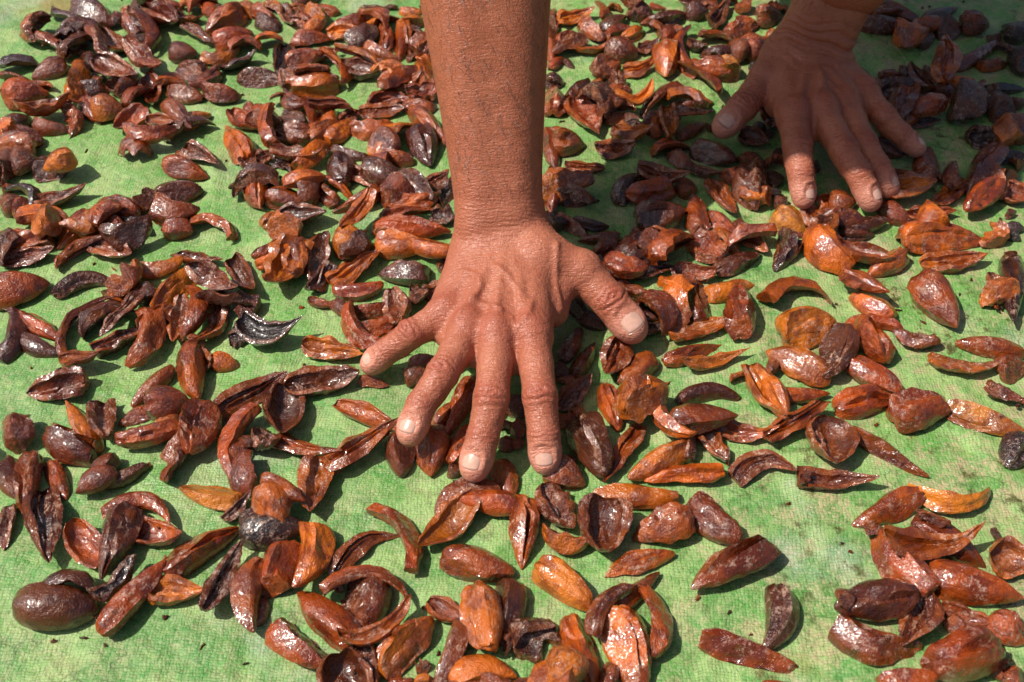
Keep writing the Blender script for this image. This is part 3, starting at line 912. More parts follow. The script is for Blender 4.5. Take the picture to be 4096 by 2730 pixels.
40 504 28.2 10.5 66 N2w 0.00 0 0
36 471 13.1 7.4 -34 W3- 0.00 0 0
40 460 29.7 12.4 50 F2w 0.00 0 1
38 440 20.9 11.7 37 K3- 0.00 0 0
49 414 39.7 20.0 -74 G1w 0.00 1 1
4 449 13.7 13.6 -58 N2w 0.00 0 0
4 429 8.3 8.0 16 W3- 0.00 0 0
4 421 7.4 6.6 17 N3- 0.00 0 0
34 409 10.2 6.1 17 K2w 0.00 0 0
54 524 18.5 10.7 -35 N1- 0.00 0 0
44 532 20.9 10.8 -51 G1- 0.00 0 0
32 479 14.2 8.4 -60 N1- 0.00 0 0
32 396 23.3 15.6 -24 N3w 0.00 0 1
103 396 41.9 11.2 -176 G4- 0.00 0 1
72 382 49.4 13.2 180 N4w 0.00 0 1
27 372 31.3 18.6 -64 F2w 0.00 0 1
53 356 34.1 25.7 -93 C2w 0.00 0 1
7 357 44.9 15.8 -93 G3w 0.00 0 1
30 349 25.4 9.5 -15 W4- 0.00 0 1
87 360 33.6 19.2 -165 G3w 0.00 0 1
116 362 31.5 12.1 -51 B2w 0.00 0 1
124 334 54.2 21.1 -148 G2w 0.00 0 1
103 316 1.7 3.2 -31 K4- 0.00 0 0
30 322 39.0 15.2 -42 N5- 0.00 0 1
53 306 39.1 8.9 47 G2w 0.20 1 1
68 319 34.7 10.0 40 N3- 0.00 0 1
72 338 39.5 9.8 18 G4w 0.00 0 1
79 300 37.3 10.9 -84 W3w 0.00 0 1
62 282 46.8 19.9 -78 G4w 0.00 0 1
37 282 39.4 14.6 -75 G4- 0.00 0 1
28 266 20.2 17.1 7 N4w 0.00 1 1
50 267 18.1 9.8 -103 N2w 0.00 0 1
12 289 27.9 17.8 33 K1w 0.00 0 1
8 264 16.6 6.8 6 F3- 0.00 0 0
126 282 52.8 11.5 -20 N3w 0.00 0 1
141 261 22.0 11.2 4 G3w 0.00 0 1
195 591 38.0 17.0 -115 G1w 0.00 0 1
222 589 37.2 15.4 -67 B4- -0.22 0 1
229 602 20.6 10.4 -17 N3- 0.00 0 0
250 608 23.3 8.4 4 N1w 0.00 0 0
255 593 31.5 10.8 -5 N3w 0.00 0 1
250 583 33.6 15.9 -29 F3w 0.00 0 1
240 550 33.5 16.2 -42 F3- 0.00 1 1
193 549 39.7 10.9 6 B3- 0.32 0 1
312 580 43.4 13.8 10 F4w 0.00 0 1
289 537 42.2 22.2 -73 N3w 0.00 0 1
346 555 70.5 14.0 -106 G0w 0.00 0 1
336 557 17.8 11.0 -73 C3w 0.00 0 0
332 538 5.7 4.9 -14 K0- 0.00 0 0
197 516 35.7 25.1 15 N4w 0.00 0 1
211 489 42.7 19.6 -115 G1w 0.00 1 1
243 522 33.1 10.7 -5 G3- 0.22 0 1
240 504 34.1 21.0 -80 G3- 0.00 0 1
268 507 27.2 13.9 -20 K3w 0.00 0 1
316 501 39.0 12.4 169 N3w 0.00 0 1
295 484 41.8 14.1 -10 F4w -0.10 0 1
325 482 18.1 15.9 16 G3w 0.00 0 1
314 460 25.1 12.9 -31 K2w 0.00 0 1
186 483 41.0 17.4 145 N4w 0.00 0 1
232 474 38.5 14.0 -35 N3w 0.00 0 1
183 458 34.4 9.6 4 N3w 0.00 0 1
223 453 37.5 16.0 16 G3- 0.00 0 1
256 445 39.7 20.8 15 G3w 0.08 0 1
296 438 45.5 14.8 -24 N5w 0.00 0 1
177 435 49.6 11.2 32 F3- 0.00 0 1
166 452 29.8 11.8 -79 N4- 0.00 0 1
168 479 6.6 10.3 -22 K4w 0.00 0 0
195 418 32.6 25.6 -95 C3w 0.00 0 1
229 414 48.3 9.2 -38 G2- 0.00 0 1
307 415 25.9 15.0 -122 N0w 0.00 0 1
364 607 9.3 7.3 -42 N0- 0.00 0 0
193 391 41.6 10.7 -6 F2- 0.00 0 1
173 391 10.1 6.8 56 K2- 0.00 1 0
220 373 42.7 13.9 -155 G3w 0.00 0 1
212 357 14.6 8.7 -12 K2w 0.00 0 0
259 380 40.8 9.4 -6 W5- -0.20 0 1
250 350 41.0 16.5 -41 N2- 0.00 0 1
241 361 21.8 12.3 -24 K2w 0.00 1 1
237 344 53.7 13.3 9 F3w -0.15 1 1
218 334 45.5 13.4 -64 B3w -0.12 0 1
280 355 9.8 5.8 -82 K1- 0.00 0 0
282 337 22.7 20.3 -12 C4w 0.00 0 1
198 310 40.9 17.9 -174 G1- 0.00 1 1
182 308 13.0 8.4 11 K2- 0.00 2 0
256 320 46.3 17.6 -18 G3w 0.00 0 1
219 299 35.7 17.2 -125 F2w 0.00 0 1
247 303 26.9 9.8 -25 F3w 0.00 0 1
241 297 14.7 8.2 -55 N3- 0.00 0 0
267 295 19.7 15.5 -41 G3w 0.00 0 1
236 277 43.3 20.3 -164 G3w 0.00 1 1
257 275 12.3 6.8 53 W3- 0.00 0 0
264 269 12.8 11.3 26 N3w 0.00 0 0
194 286 39.3 12.7 -17 B2w -0.22 0 1
209 265 33.7 12.4 4 N3w 0.00 0 1
145 302 37.7 14.9 -110 N1w 0.15 0 1
144 309 8.8 3.9 -94 K1- 0.00 0 0
193 345 2.1 1.8 -27 K3- 0.00 0 0
"""
PALETTE = [(0.036, 0.013, 0.010), (0.088, 0.020, 0.008), (0.170, 0.032, 0.006), (0.30, 0.054, 0.005), (0.46, 0.108, 0.006), (0.52, 0.165, 0.012)]
NU, N_OUT, N_EDGE, N_IN = 26, 13, 3, 12
NV = N_OUT + N_IN + 2 * N_EDGE
_q = np.array([(i * NV + j, i * NV + (j + 1) % NV, (i + 1) * NV + (j + 1) % NV, (i + 1) * NV + j) for i in range(NU - 1) for j in range(NV)], dtype=np.int32)
_ia = NU * NV; _ib = _ia + 1
FACES_TRI = np.concatenate([_q[:, [0, 1, 2]], _q[:, [0, 2, 3]],
                            np.array([(_ia, (j + 1) % NV, j) for j in range(NV)], dtype=np.int32),
                            np.array([(_ib, (NU - 1) * NV + j, (NU - 1) * NV + (j + 1) % NV) for j in range(NV)], dtype=np.int32)])

def g3(x, c, w):
    return np.exp(-((x - c) / w) ** 2)

def husk_shape(kind, L, W, bend, r):
    """vertices (mm) of one husk: a sector of a thick pointed shell. x along its length, z up, lying on z = 0;
    also per vertex 'edge' 0..1 (raw broken rim) and 'inner' 0..1 (inside of the shell)"""
    U = r.uniform
    s0, s1 = U(.005, .04), 1 - U(.004, .02)
    if kind in 'WFK' and U() < .45: s0 = U(.06, .2)
    if kind == 'B': s0, s1 = U(.1, .25), 1 - U(.05, .2)
    if kind == 'K': s1 = 1 - U(.04, .22)
    s = s0 + (s1 - s0) * (1 - np.cos(np.linspace(0, math.pi, NU))) / 2
    pa, pb = U(.40, .52), U(.68, 1.0)
    if kind in 'NG': pa, pb = U(.32, .48), U(.60, .88)
    if kind in 'WB': pa, pb = U(.36, .55), U(.45, .68)
    R = s ** pa * (1 - s) ** pb
    R = R / R.max()
    arc, thick, roll = {'N': (U(185, 235), .5, U(-.25, .25)), 'G': (U(170, 215), U(.4, .6), U(-.35, .35)),
                        'W': (U(75, 125), U(.38, .6), U(.65, 1.35)), 'F': (U(130, 185), U(.42, .62), math.pi + U(-.45, .45)),
                        'C': (U(165, 205), U(.27, .40), math.pi + U(-.4, .4)), 'B': (U(100, 150), U(.6, .8), U(.2, 1.0)),
                        'K': (U(90, 170), U(.35, .6), U(-math.pi, math.pi))}[kind]
    arc = math.radians(arc)
    if kind in 'WB' and bend == 0: bend = U(-.10, .10)
    if kind in 'WB' and bend < 0: roll = -roll
    # ragged side edges
    def rag(a):
        out = np.zeros(NU)
        for k in range(5): out += np.sin(s * U(4, 26) + U(0, 6.3)) / (1 + k * .4)
        return out * a
    ra = {'N': .03, 'G': .05, 'W': .05, 'F': .09, 'C': .07, 'B': .05, 'K': .16}[kind]
    lo, hi = -arc / 2 + rag(ra), arc / 2 + rag(ra)
    uo = np.linspace(0, 1, N_OUT); ui = np.linspace(1, 0, N_IN); ue = np.linspace(0, 1, N_EDGE + 2)[1:-1]
    lo_, hi_ = lo[:, None], hi[:, None]
    th = thick * (1 + rag(.06))
    Ri = np.clip(1 - th, .08, .95)[:, None]
    ph_o = lo_ + (hi_ - lo_) * uo; f_o = np.ones_like(ph_o)
    ph_i = lo_ + (hi_ - lo_) * (.02 + .96 * ui); f_i = Ri * np.ones_like(ph_i)
    # remains of the middle wall run along the inside
    if kind in 'FCK' or (kind == 'W' and U() < .5):
        rc = U(-.22, .22) * arc + U(-.5, .5) * (s - .5)[:, None]
        amp = U(.25, .55) if kind == 'F' else U(.0, .4)
        along = np.clip((s - U(.02, .2)) * 5, 0, 1) * np.clip((U(.75, 1.0) - s) * 5, 0, 1)
        f_i = f_i - amp * f_i * g3(ph_i, rc, U(.10, .2)) * along[:, None]
        if kind == 'F': f_i = f_i + .12 * (g3(ph_i, rc + .45, .25) + g3(ph_i, rc - .45, .25))
        f_i = np.clip(f_i, .05, .97)
    groove_edge = np.zeros_like(ph_o)
    if kind == 'G':
        for k in range(r.choice([1, 1, 2])):
            t0 = U(-.6, .6) + U(-.6, .6) * (s - .5)[:, None]
            dep = U(.22, .5) * np.clip(1.3 - abs(s - U(.25, .75)) * 1.9, 0, 1)[:, None]
            wd = U(.09, .2)
            f_o = f_o - dep * g3(ph_o, t0, wd) + dep * .35 * (g3(ph_o, t0 + wd * 2, wd) + g3(ph_o, t0 - wd * 2.2, wd))
            groove_edge = np.maximum(groove_edge, .6 * g3(ph_o, t0 + wd * 1.6, wd * .7))
        for k in range(4): f_o = f_o - U(.02, .06) * g3(ph_o, U(-1.2, 1.2), .08)
    if kind == 'N' and U() < .4:
        f_o = f_o - U(.04, .1) * g3(ph_o, U(-.8, .8) + U(-.4, .4) * (s - .5)[:, None], .09)
    for k in range(r.randint(1, 3)):                                    # keels: sharp ridges along the rind
        kc = U(-.42, .42) * arc + U(-.35, .35) * (s - .5)[:, None]
        f_o = f_o + U(.08, .24) * np.exp(-np.abs(ph_o - kc) / U(.12, .3)) - .03
        f_o = f_o - U(.0, .14) * g3(ph_o, kc + r.choice([-1, 1]) * U(.3, .5), .2)
    if kind == 'N' and U() < .65:                                       # one strong keel with a flat flank
        kc = U(-.25, .25) * arc + U(-.3, .3) * (s - .5)[:, None]; sd_ = r.choice([-1, 1])
        f_o = f_o + U(.18, .34) * np.exp(-np.abs(ph_o - kc) / U(.15, .28)) - .04
        f_o = f_o - U(.1, .26) * g3(ph_o, kc + sd_ * .62, .34)
    stem = np.exp(-s / .14)[:, None]                                     # puckered stem end
    f_o = f_o * (1 + stem * U(.1, .3) * np.sin(ph_o * r.randint(4, 8) + U(0, 6)))
    a_hi, b_hi = f_o[:, -1:], f_i[:, :1]
    a_lo, b_lo = f_o[:, :1], f_i[:, -1:]
    f_e1 = a_hi + (b_hi - a_hi) * ue; ph_e1 = hi_ + rag(.02)[:, None] * np.sin(ue * math.pi)
    f_e2 = b_lo + (a_lo - b_lo) * ue; ph_e2 = lo_ + rag(.02)[:, None] * np.sin(ue * math.pi)
    ph = np.concatenate([ph_o, ph_e1 * np.ones_like(f_e1), ph_i, ph_e2 * np.ones_like(f_e2)], 1)
    f = np.concatenate([f_o, f_e1, f_i, f_e2], 1)
    edge = np.concatenate([groove_edge, np.ones_like(f_e1), np.zeros_like(f_i), np.ones_like(f_e2)], 1)
    inner = np.concatenate([np.zeros_like(f_o), np.full_like(f_e1, .5), np.ones_like(f_i), np.full_like(f_e2, .5)], 1)
    y = R[:, None] * f * np.sin(ph + roll); z = R[:, None] * f * np.cos(ph + roll)
    x = (((s - s0) / (s1 - s0) - .5) * L)[:, None] * np.ones_like(y)
    v = np.stack([x.ravel(), y.ravel(), z.ravel()], 1)
    ext = v[:, 1].max() - v[:, 1].min()
    k = W / ext
    v[:, 1] *= k; v[:, 2] *= k
    zx = v[:, 2].max() - v[:, 2].min()
    lim = {'N': .74, 'G': .76, 'W': .92, 'F': .64, 'C': .58, 'B': .85, 'K': .80}[kind] * W * U(.9, 1.15)
    v[:, 2] *= min(1.35, max(.55, lim / zx))
    t_ = 2 * v[:, 0] / L
    b = bend * L
    v[:, 0] += v[:, 1] * bend * 2 * t_
    v[:, 1] += b * (1 - t_ ** 2) - b * .6
    if kind in 'WFCK': v[:, 2] += U(-.10, .14) * L * t_ ** 2        # ends curl up or the middle arches
    ends = np.array([v[:NV].mean(0), v[-NV:].mean(0)])
    v = np.concatenate([v, ends])
    edge = np.concatenate([edge.ravel(), [.6, .4]]); inner = np.concatenate([inner.ravel(), [.5, .3]])
    # lumps, shrivelled folds
    q = v / L
    amp = {'N': .012, 'G': .020, 'W': .020, 'B': .026, 'C': .024, 'F': .026, 'K': .042}[kind] * L
    sd = r.randint(1 << 30)
    v = v + np.stack([waves(q, sd + k, .5, 6) for k in range(3)], 1) * amp * .6
    fold = waves(q * np.array([.5, 1, 1]), sd + 5, .17, 7)
    f2 = (np.exp(-(fold / .28) ** 2) - .3) * amp * (.28 if kind in 'NG' else .5)
    ctr = np.stack([v[:, 0], np.full(len(v), v[:, 1].mean()), np.full(len(v), v[:, 2].mean())], 1)
    nrm = v - ctr; nrm /= np.linalg.norm(nrm, axis=1)[:, None] + 1e-6
    v = v + nrm * (f2 + .18 * amp * waves(q, sd + 7, .09, 8))[:, None]
    # split faces: a flat or slightly hollow face along the length, with a sharp rim
    if kind in 'NGBWK' and U() < {'N': .55, 'G': .6, 'B': .7, 'W': .5, 'K': .6}[kind]:
        n = np.array([U(-.18, .18), r.choice([-1, 1]) * U(.45, .95), U(.35, .8)]); n /= np.linalg.norm(n)
        dist = v @ n
        over = dist - (dist.max() - U(.17, .33) * W) - .010 * L * waves(q, sd + 50, .22, 5)
        hit = over > 0
        hollow = U(0, .22)
        v[hit] -= np.outer(over[hit] * (1 + hollow), n)
        inner[hit] = np.maximum(inner[hit], .6)
        edge = np.maximum(edge, .75 * np.exp(-(over / (.05 * W)) ** 2))
    # broken faces
    pc = {'N': .15, 'G': .35, 'W': .4, 'B': .8, 'C': .35, 'F': .4, 'K': 1.0}[kind]
    for k in range(int(U() < pc) + int(kind == 'K')):
        az = r.choice([0, math.pi]) + U(-.8, .8)
        n = np.array([math.cos(az), math.sin(az), U(-.1, .8)]); n /= np.linalg.norm(n)
        dist = v @ n
        lim = dist.max() - U(.08, .2) * L
        over = dist - lim - .012 * L * waves(q, sd + 30 + k, .16, 5)
        hit = over > 0
        v[hit] -= np.outer(over[hit] * .94, n)
        edge[hit] = np.maximum(edge[hit], .7)
    for ax, a in ((0, U(-.16, .16)), (1, U(-.10, .10))):               # it lies a little askew
        c_, s_ = math.cos(a), math.sin(a)
        i, j = [(1, 2), (2, 0)][ax]
        vi, vj = v[:, i].copy(), v[:, j].copy()
        v[:, i] = c_ * vi - s_ * vj; v[:, j] = s_ * vi + c_ * vj
    zmin = np.percentile(v[:, 2], 1.5)
    v[:, 2] = np.maximum(v[:, 2] - zmin, 2.2 * inner)
    v[:, 0] -= (v[:, 0].max() + v[:, 0].min()) / 2
    v[:, 1] -= (v[:, 1].max() + v[:, 1].min()) / 2
    return v, edge, inner

rows = []
for ln in HUSKS.strip().splitlines():
    f = ln.split()
    rows.append(dict(x=float(f[0]), y=float(f[1]), L=float(f[2]), W=float(f[3]), a=math.radians(float(f[4])), kind=f[5][0], col=int(f[5][1]),
                     film=f[5][2] == 'w', bend=float(f[6]), lv=int(f[7]), one=f[8] == '1'))
# a few more strewn on the tarp round about, beyond what the photograph shows
rr = np.random.RandomState(77)
for k in range(280):
    while True:
        px, py = rr.uniform(-640, 760), rr.uniform(120, 1180)
        wlim = 0.45 * (py * .669 + CAM_H * 743) + 25
        if (abs(px) > wlim or py < 255 or py > 955) and not (-60 < px < 340 and py > 1040):
            break
    rows.append(dict(x=px, y=py, L=rr.uniform(28, 44), W=rr.uniform(15, 24), a=rr.uniform(0, 6.28), kind='NGWFCBK'[rr.randint(7)], col=rr.randint(1, 5), film=rr.rand() < .5, bend=0.0, lv=0, one=False))

for k in range(len(rows)):                                   # pieces half hidden in the clumps
    h = rows[k]
    if h['y'] > 520 and h['y'] < 960 and abs(h['x']) < 480 and rr.rand() < .20:
        a_ = rr.uniform(0, 6.28)
        rows.append(dict(x=h['x'] + 15 * math.cos(a_), y=h['y'] + 15 * math.sin(a_), L=rr.uniform(22, 34), W=rr.uniform(12, 17), a=rr.uniform(0, 6.28), kind='NGWFKW'[rr.randint(6)], col=rr.randint(1, 5), film=rr.rand() < .5, bend=0.0, lv=0, one=False))
for k in range(240):                                         # crumbs
    rows.append(dict(x=rr.uniform(-460, 460), y=rr.uniform(250, 940), L=rr.uniform(1.2, 5.0), W=rr.uniform(.9, 2.6), a=rr.uniform(0, 6.28), kind='K', col=rr.randint(1, 5), film=False, bend=0.0, lv=0, one=False))
CELL = 2.0
HX0, HY0, HNX, HNY = -700, 60, 750, 620
hmap = np.zeros((HNX, HNY), dtype=np.float32)
order = sorted(range(len(rows)), key=lambda i: rows[i]['lv'])
stuff_v, stuff_f, stuff_c, stuff_r = [], [], [], []
base_i = 0
placed = []
for i in order:
    h = rows[i]
    r = np.random.RandomState(1000 + i)
    v, edge, inner = husk_shape(h['kind'], h['L'] * 1.13, h['W'] * (1.44 if h['kind'] in 'WB' else 1.27), h['bend'], r)
    h['top'] = v[:, 2].max()
    c_, s_ = math.cos(h['a']), math.sin(h['a'])
    wx = c_ * v[:, 0] - s_ * v[:, 1] + h['x']
    wy = s_ * v[:, 0] + c_ * v[:, 1] + h['y']
    ix = np.clip(((wx - HX0) / CELL).astype(int), 0, HNX - 1)
    iy = np.clip(((wy - HY0) / CELL).astype(int), 0, HNY - 1)
    under = hmap[ix, iy]
    ov = (under > 2).mean()
    z0 = 0.0
    if h['lv'] > 0:
        z0 = max(float(np.percentile(under, 80)) * .72, 5.0 * h['lv'])
    elif ov > .12:
        z0 = min(float(np.percentile(under, 75)) * .38, 9.0)
    h['z'] = z0
    np.maximum.at(hmap, (ix, iy), (v[:, 2] + z0).astype(np.float32))
    # colour of the rind, the raw rims, the film
    base = np.array(PALETTE[h['col']]) * r.uniform(.8, 1.25)
    base = base * np.array([1.0, r.uniform(.82, 1.10), r.uniform(.8, 1.2)])
    rim = np.array([.36, .085, .012]) * (0.40 + .13 * h['col'])
    ins = base * np.array([.95, 1.0, 1.0]) * r.uniform(.55, 1.25)
    e = np.clip(edge, 0, 1)[:, None] * .75
    base = base * (1 - inner[:, None]) + ins * inner[:, None]
    cols = np.concatenate([base * (1 - e) + rim * e, np.full((len(v), 1), (1.0 if h['film'] else .04) * r.uniform(.6, 1))], 1)
    rest = v / h['L'] + r.uniform(0, 50, 3)
    tz = float(tarp_height(np.array([[h['x'] / 1000, h['y'] / 1000]]))[0])
    if h['one']:
        me = mesh_from('seed_husk', v / 1000.0, FACES_TRI, M_HUSK)
        me.set_sharp_from_angle(angle=math.radians(42))
        color_attr(me, 'tint', cols); vec_attr(me, 'rest', rest)
        o = link('seed_husk', me, None, (h['x'] / 1000, h['y'] / 1000, z0 / 1000 + tz - .0008))
        o.rotation_euler = (0, 0, h['a'])
        h['obj'] = o
        placed.append(h)
    else:
        w = np.stack([wx / 1000, wy / 1000, (v[:, 2] + z0) / 1000 + tz - .0008], 1)
        stuff_v.append(w); stuff_f.append(FACES_TRI + base_i); stuff_c.append(cols); stuff_r.append(rest)
        base_i += len(w)
me = mesh_from('scattered_husk_mass', np.concatenate(stuff_v), np.concatenate(stuff_f), M_HUSK)
me.set_sharp_from_angle(angle=math.radians(42))
color_attr(me, 'tint', np.concatenate(stuff_c)); vec_attr(me, 'rest', np.concatenate(stuff_r))
tag(link('scattered_husk_mass', me), 'smaller brown husk pieces scattered among the large ones on the tarp', 'husks', kind='stuff')

# ---------------------------------------------------------------- the person: measured joints (mm; x, y, z, radius)
HANDS = {
 'R': {
  'little': [(-41.3, 500.9, 36.0, 12.5), (-64.5, 484.6, 33.0, 9.6), (-79.6, 480.2, 22.0, 8.7), (-88.9, 476.7, 15.0, 7.8)],
  'ring': [(-26.9, 482.8, 41.0, 13), (-42.3, 445.5, 40.0, 10.4), (-54.7, 427.9, 32.0, 9.5), (-60.1, 414.8, 25.0, 8.8)],
  'middle': [(-9.0, 475.5, 43.0, 13.5), (-12.4, 428.2, 38.0, 11), (-17.5, 408.8, 26.0, 10.0), (-21.8, 395.3, 17.0, 9.4)],
  'index': [(12.4, 477.1, 43.0, 13.5), (16.7, 430.0, 37.0, 10.9), (18.9, 410.7, 25.0, 10.0), (19.8, 400.8, 16.0, 9.2)],
  'thumb': [(19.3, 542.2, 45.0, 16), (45.6, 535.4, 39.0, 14), (64.1, 517.7, 29.0, 12.6), (76.7, 504.8, 20.0, 11.6)],
  'wrist': [(-7.5, 561.0, 50.0), (-16.4, 645.9, 172.0)],
  'carpals': [(-24.5, 551.9, 46.0), (-13.7, 552.5, 50.0), (-1.3, 552.6, 51.0), (9.4, 551.1, 49.0)],
 },
 'L': {
  'little': [(272.4, 736.6, 38.0, 12.5), (283.9, 709.2, 34.0, 10), (297.5, 700.0, 24.0, 9), (309.2, 695.2, 16.0, 7.9)],
  'ring': [(253.8, 717.2, 42.0, 13), (260.7, 673.1, 36.0, 10.5), (270.0, 657.2, 27.0, 9.6), (277.6, 648.7, 17.0, 8.6)],
  'middle': [(234.1, 703.5, 44.0, 13.5), (243.1, 662.0, 39.0, 11.2), (253.6, 646.5, 29.0, 10.2), (261.2, 633.8, 17.0, 9)],
  'index': [(212.6, 700.2, 43.0, 13.5), (209.9, 666.4, 39.0, 11.3), (211.7, 648.3, 28.0, 10), (213.6, 636.6, 17.0, 8.7)],
  'thumb': [(216.5, 775.4, 43.0, 16), (199.3, 752.1, 38.0, 13.5), (179.7, 725.9, 31.0, 12), (165.2, 712.8, 23.0, 10)],
  'wrist': [(236.1, 772.3, 52.0), (247.6, 784.0, 88.0)],
  'carpals': [(252.5, 764.3, 47.0), (241.7, 763.5, 51.0), (230.7, 763.7, 52.0), (220.0, 766.5, 49.0)],
 },
}
VEINS = {'R': [[(-31.7, 522.3), (-22.1, 515.5), (-19.7, 505.7), (-25.1, 496.0), (-16.0, 491.2), (-6.8, 485.0)], [(12.6, 493.6), (10.5, 480.3), (2.7, 471.7), (-0.3, 479.5)], [(29.2, 538.8), (28.0, 517.3), (31.1, 500.8), (27.4, 487.2)], [(-11.7, 522.6), (-2.4, 513.9), (4.5, 500.8), (4.2, 490.4)], [(-25.1, 496.0), (-30.7, 488.2), (-34.2, 480.3)]], 'L': [[(240.6, 724.6), (247.2, 713.4), (250.9, 699.1)], [(226.8, 702.5), (234.5, 718.2), (236.2, 732.7)], [(260.1, 723.0), (254.4, 732.7), (250.5, 742.5)]]}

class Field:
    """signed distance grid in mm with smooth unions"""
    def __init__(self, lo, hi, h):
        self.lo = np.array(lo, float); self.h = h
        self.n = np.ceil((np.array(hi, float) - self.lo) / h).astype(int) + 1
        self.d = np.full(self.n, 30.0, dtype=np.float32)
    def block(self, lo, hi):
        a = np.clip(np.floor((np.array(lo) - self.lo) / self.h).astype(int), 0, self.n)
        b = np.clip(np.ceil((np.array(hi) - self.lo) / self.h).astype(int) + 1, 0, self.n)
        return a, b
    def pts(self, a, b):
        ax = [(self.lo[i] + self.h * np.arange(a[i], b[i])).astype(np.float32) for i in range(3)]
        return ax[0][:, None, None], ax[1][None, :, None], ax[2][None, None, :]
    @staticmethod
    def smin(a, b, k):
        t = np.clip(.5 + .5 * (b - a) / k, 0, 1)
        return b + (a - b) * t - k * t * (1 - t)
    def cone(self, A, B, ra, rb, k=4.0, flat=None, into=None):
        """tapered capsule; flat = (direction, factor) squeezes the section along a direction"""
        A = np.array(A[:3], float); B = np.array(B[:3], float)
        m = max(ra, rb) * (1.35 if flat else 1.0) + 14
        a, b = self.block(np.minimum(A, B) - m, np.maximum(A, B) + m)
        if np.any(b <= a): return
        X, Y, Z = self.pts(a, b)
        ab = B - A; L2 = float(ab @ ab) + 1e-9
        px, py, pz = X - A[0], Y - A[1], Z - A[2]
        t = np.clip((px * ab[0] + py * ab[1] + pz * ab[2]) / L2, 0, 1)
        qx, qy, qz = px - t * ab[0], py - t * ab[1], pz - t * ab[2]
        d2 = qx * qx + qy * qy + qz * qz
        if flat:
            n, f = flat
            w = qx * n[0] + qy * n[1] + qz * n[2]
            d2 = d2 + w * w * (1 / (f * f) - 1)
        d = (np.sqrt(d2) - (ra + (rb - ra) * t)).astype(np.float32)
        sl = tuple(slice(a[i], b[i]) for i in range(3))
        tgt = self.d if into is None else into
        tgt[sl] = self.smin(tgt[sl], d, k)
    def surface(self):
        d = self.d
        ins = d < 0
        cnt = np.zeros(np.array(d.shape) - 1, np.int8)
        for i in (0, 1):
            for j in (0, 1):
                for k in (0, 1):
                    cnt += ins[i:d.shape[0] - 1 + i, j:d.shape[1] - 1 + j, k:d.shape[2] - 1 + k]
        act = (cnt > 0) & (cnt < 8)
        idx = np.full(act.shape, -1, np.int32)
        I = np.argwhere(act)
        idx[act] = np.arange(len(I))
        acc = np.zeros((len(I), 3)); w = np.zeros(len(I))
        corners = [(i, j, k) for i in (0, 1) for j in (0, 1) for k in (0, 1)]
        for c0 in corners:
            for ax in range(3):
                if c0[ax]: continue
                c1 = list(c0); c1[ax] = 1
                a = d[I[:, 0] + c0[0], I[:, 1] + c0[1], I[:, 2] + c0[2]]
                b = d[I[:, 0] + c1[0], I[:, 1] + c1[1], I[:, 2] + c1[2]]
                x = (a < 0) != (b < 0)
                t = np.where(x, a / np.where(x, a - b, 1), 0)
                p = np.tile(np.array(c0, float), (len(I), 1)); p[:, ax] += t
                acc[x] += p[x]; w[x] += 1
        V = (I + acc / w[:, None]) * self.h + self.lo
        F = []
        for ax in range(3):
            sl0 = [slice(None)] * 3; sl1 = [slice(None)] * 3
            sl0[ax] = slice(0, -1); sl1[ax] = slice(1, None)
            s0 = ins[tuple(sl0)]; s1 = ins[tuple(sl1)]
            E = np.argwhere(s0 != s1)
            u, v = (ax + 1) % 3, (ax + 2) % 3
            ok = (E[:, u] > 0) & (E[:, v] > 0) & (E[:, u] < act.shape[u]) & (E[:, v] < act.shape[v])
            E = E[ok]
            def cell(du, dv):
                c = E.copy(); c[:, u] -= du; c[:, v] -= dv
                return idx[c[:, 0], c[:, 1], c[:, 2]]
            q = np.stack([cell(1, 1), cell(0, 1), cell(0, 0), cell(1, 0)], 1)
            flip = ~s0[E[:, 0], E[:, 1], E[:, 2]]
            q[flip] = q[flip][:, ::-1]
            F.append(q)
        F = np.concatenate(F)
        return V, F[(F >= 0).all(1)]

def relax(V, F, it=2, f=.5):
    for _ in range(it):
        acc = np.zeros_like(V); w = np.zeros(len(V))
        for k in range(4):
            a, b = F[:, k], F[:, (k + 1) % 4]
            for ax in range(3):
                acc[:, ax] += np.bincount(a, V[b, ax], len(V)) + np.bincount(b, V[a, ax], len(V))
            w += np.bincount(a, minlength=len(V)) + np.bincount(b, minlength=len(V))
        V = V + f * (acc / np.maximum(w, 1)[:, None] - V)
    return V

def normals(V, F):
    n = np.cross(V[F[:, 2]] - V[F[:, 0]], V[F[:, 3]] - V[F[:, 1]])
    out = np.zeros_like(V)
    for k in range(4):
        for ax in range(3):
            out[:, ax] += np.bincount(F[:, k], n[:, ax], len(V))
    return out / (np.linalg.norm(out, axis=1)[:, None] + 1e-9)

def unit(v):
    v = np.asarray(v, float); return v / np.linalg.norm(v)
def step(x, a, b):
    t = np.clip((x - a) / (b - a), 0, 1); return t * t * (3 - 2 * t)

FINGERS = ('little', 'ring', 'middle', 'index', 'thumb')
def P3(p): return np.array(p[:3], float)

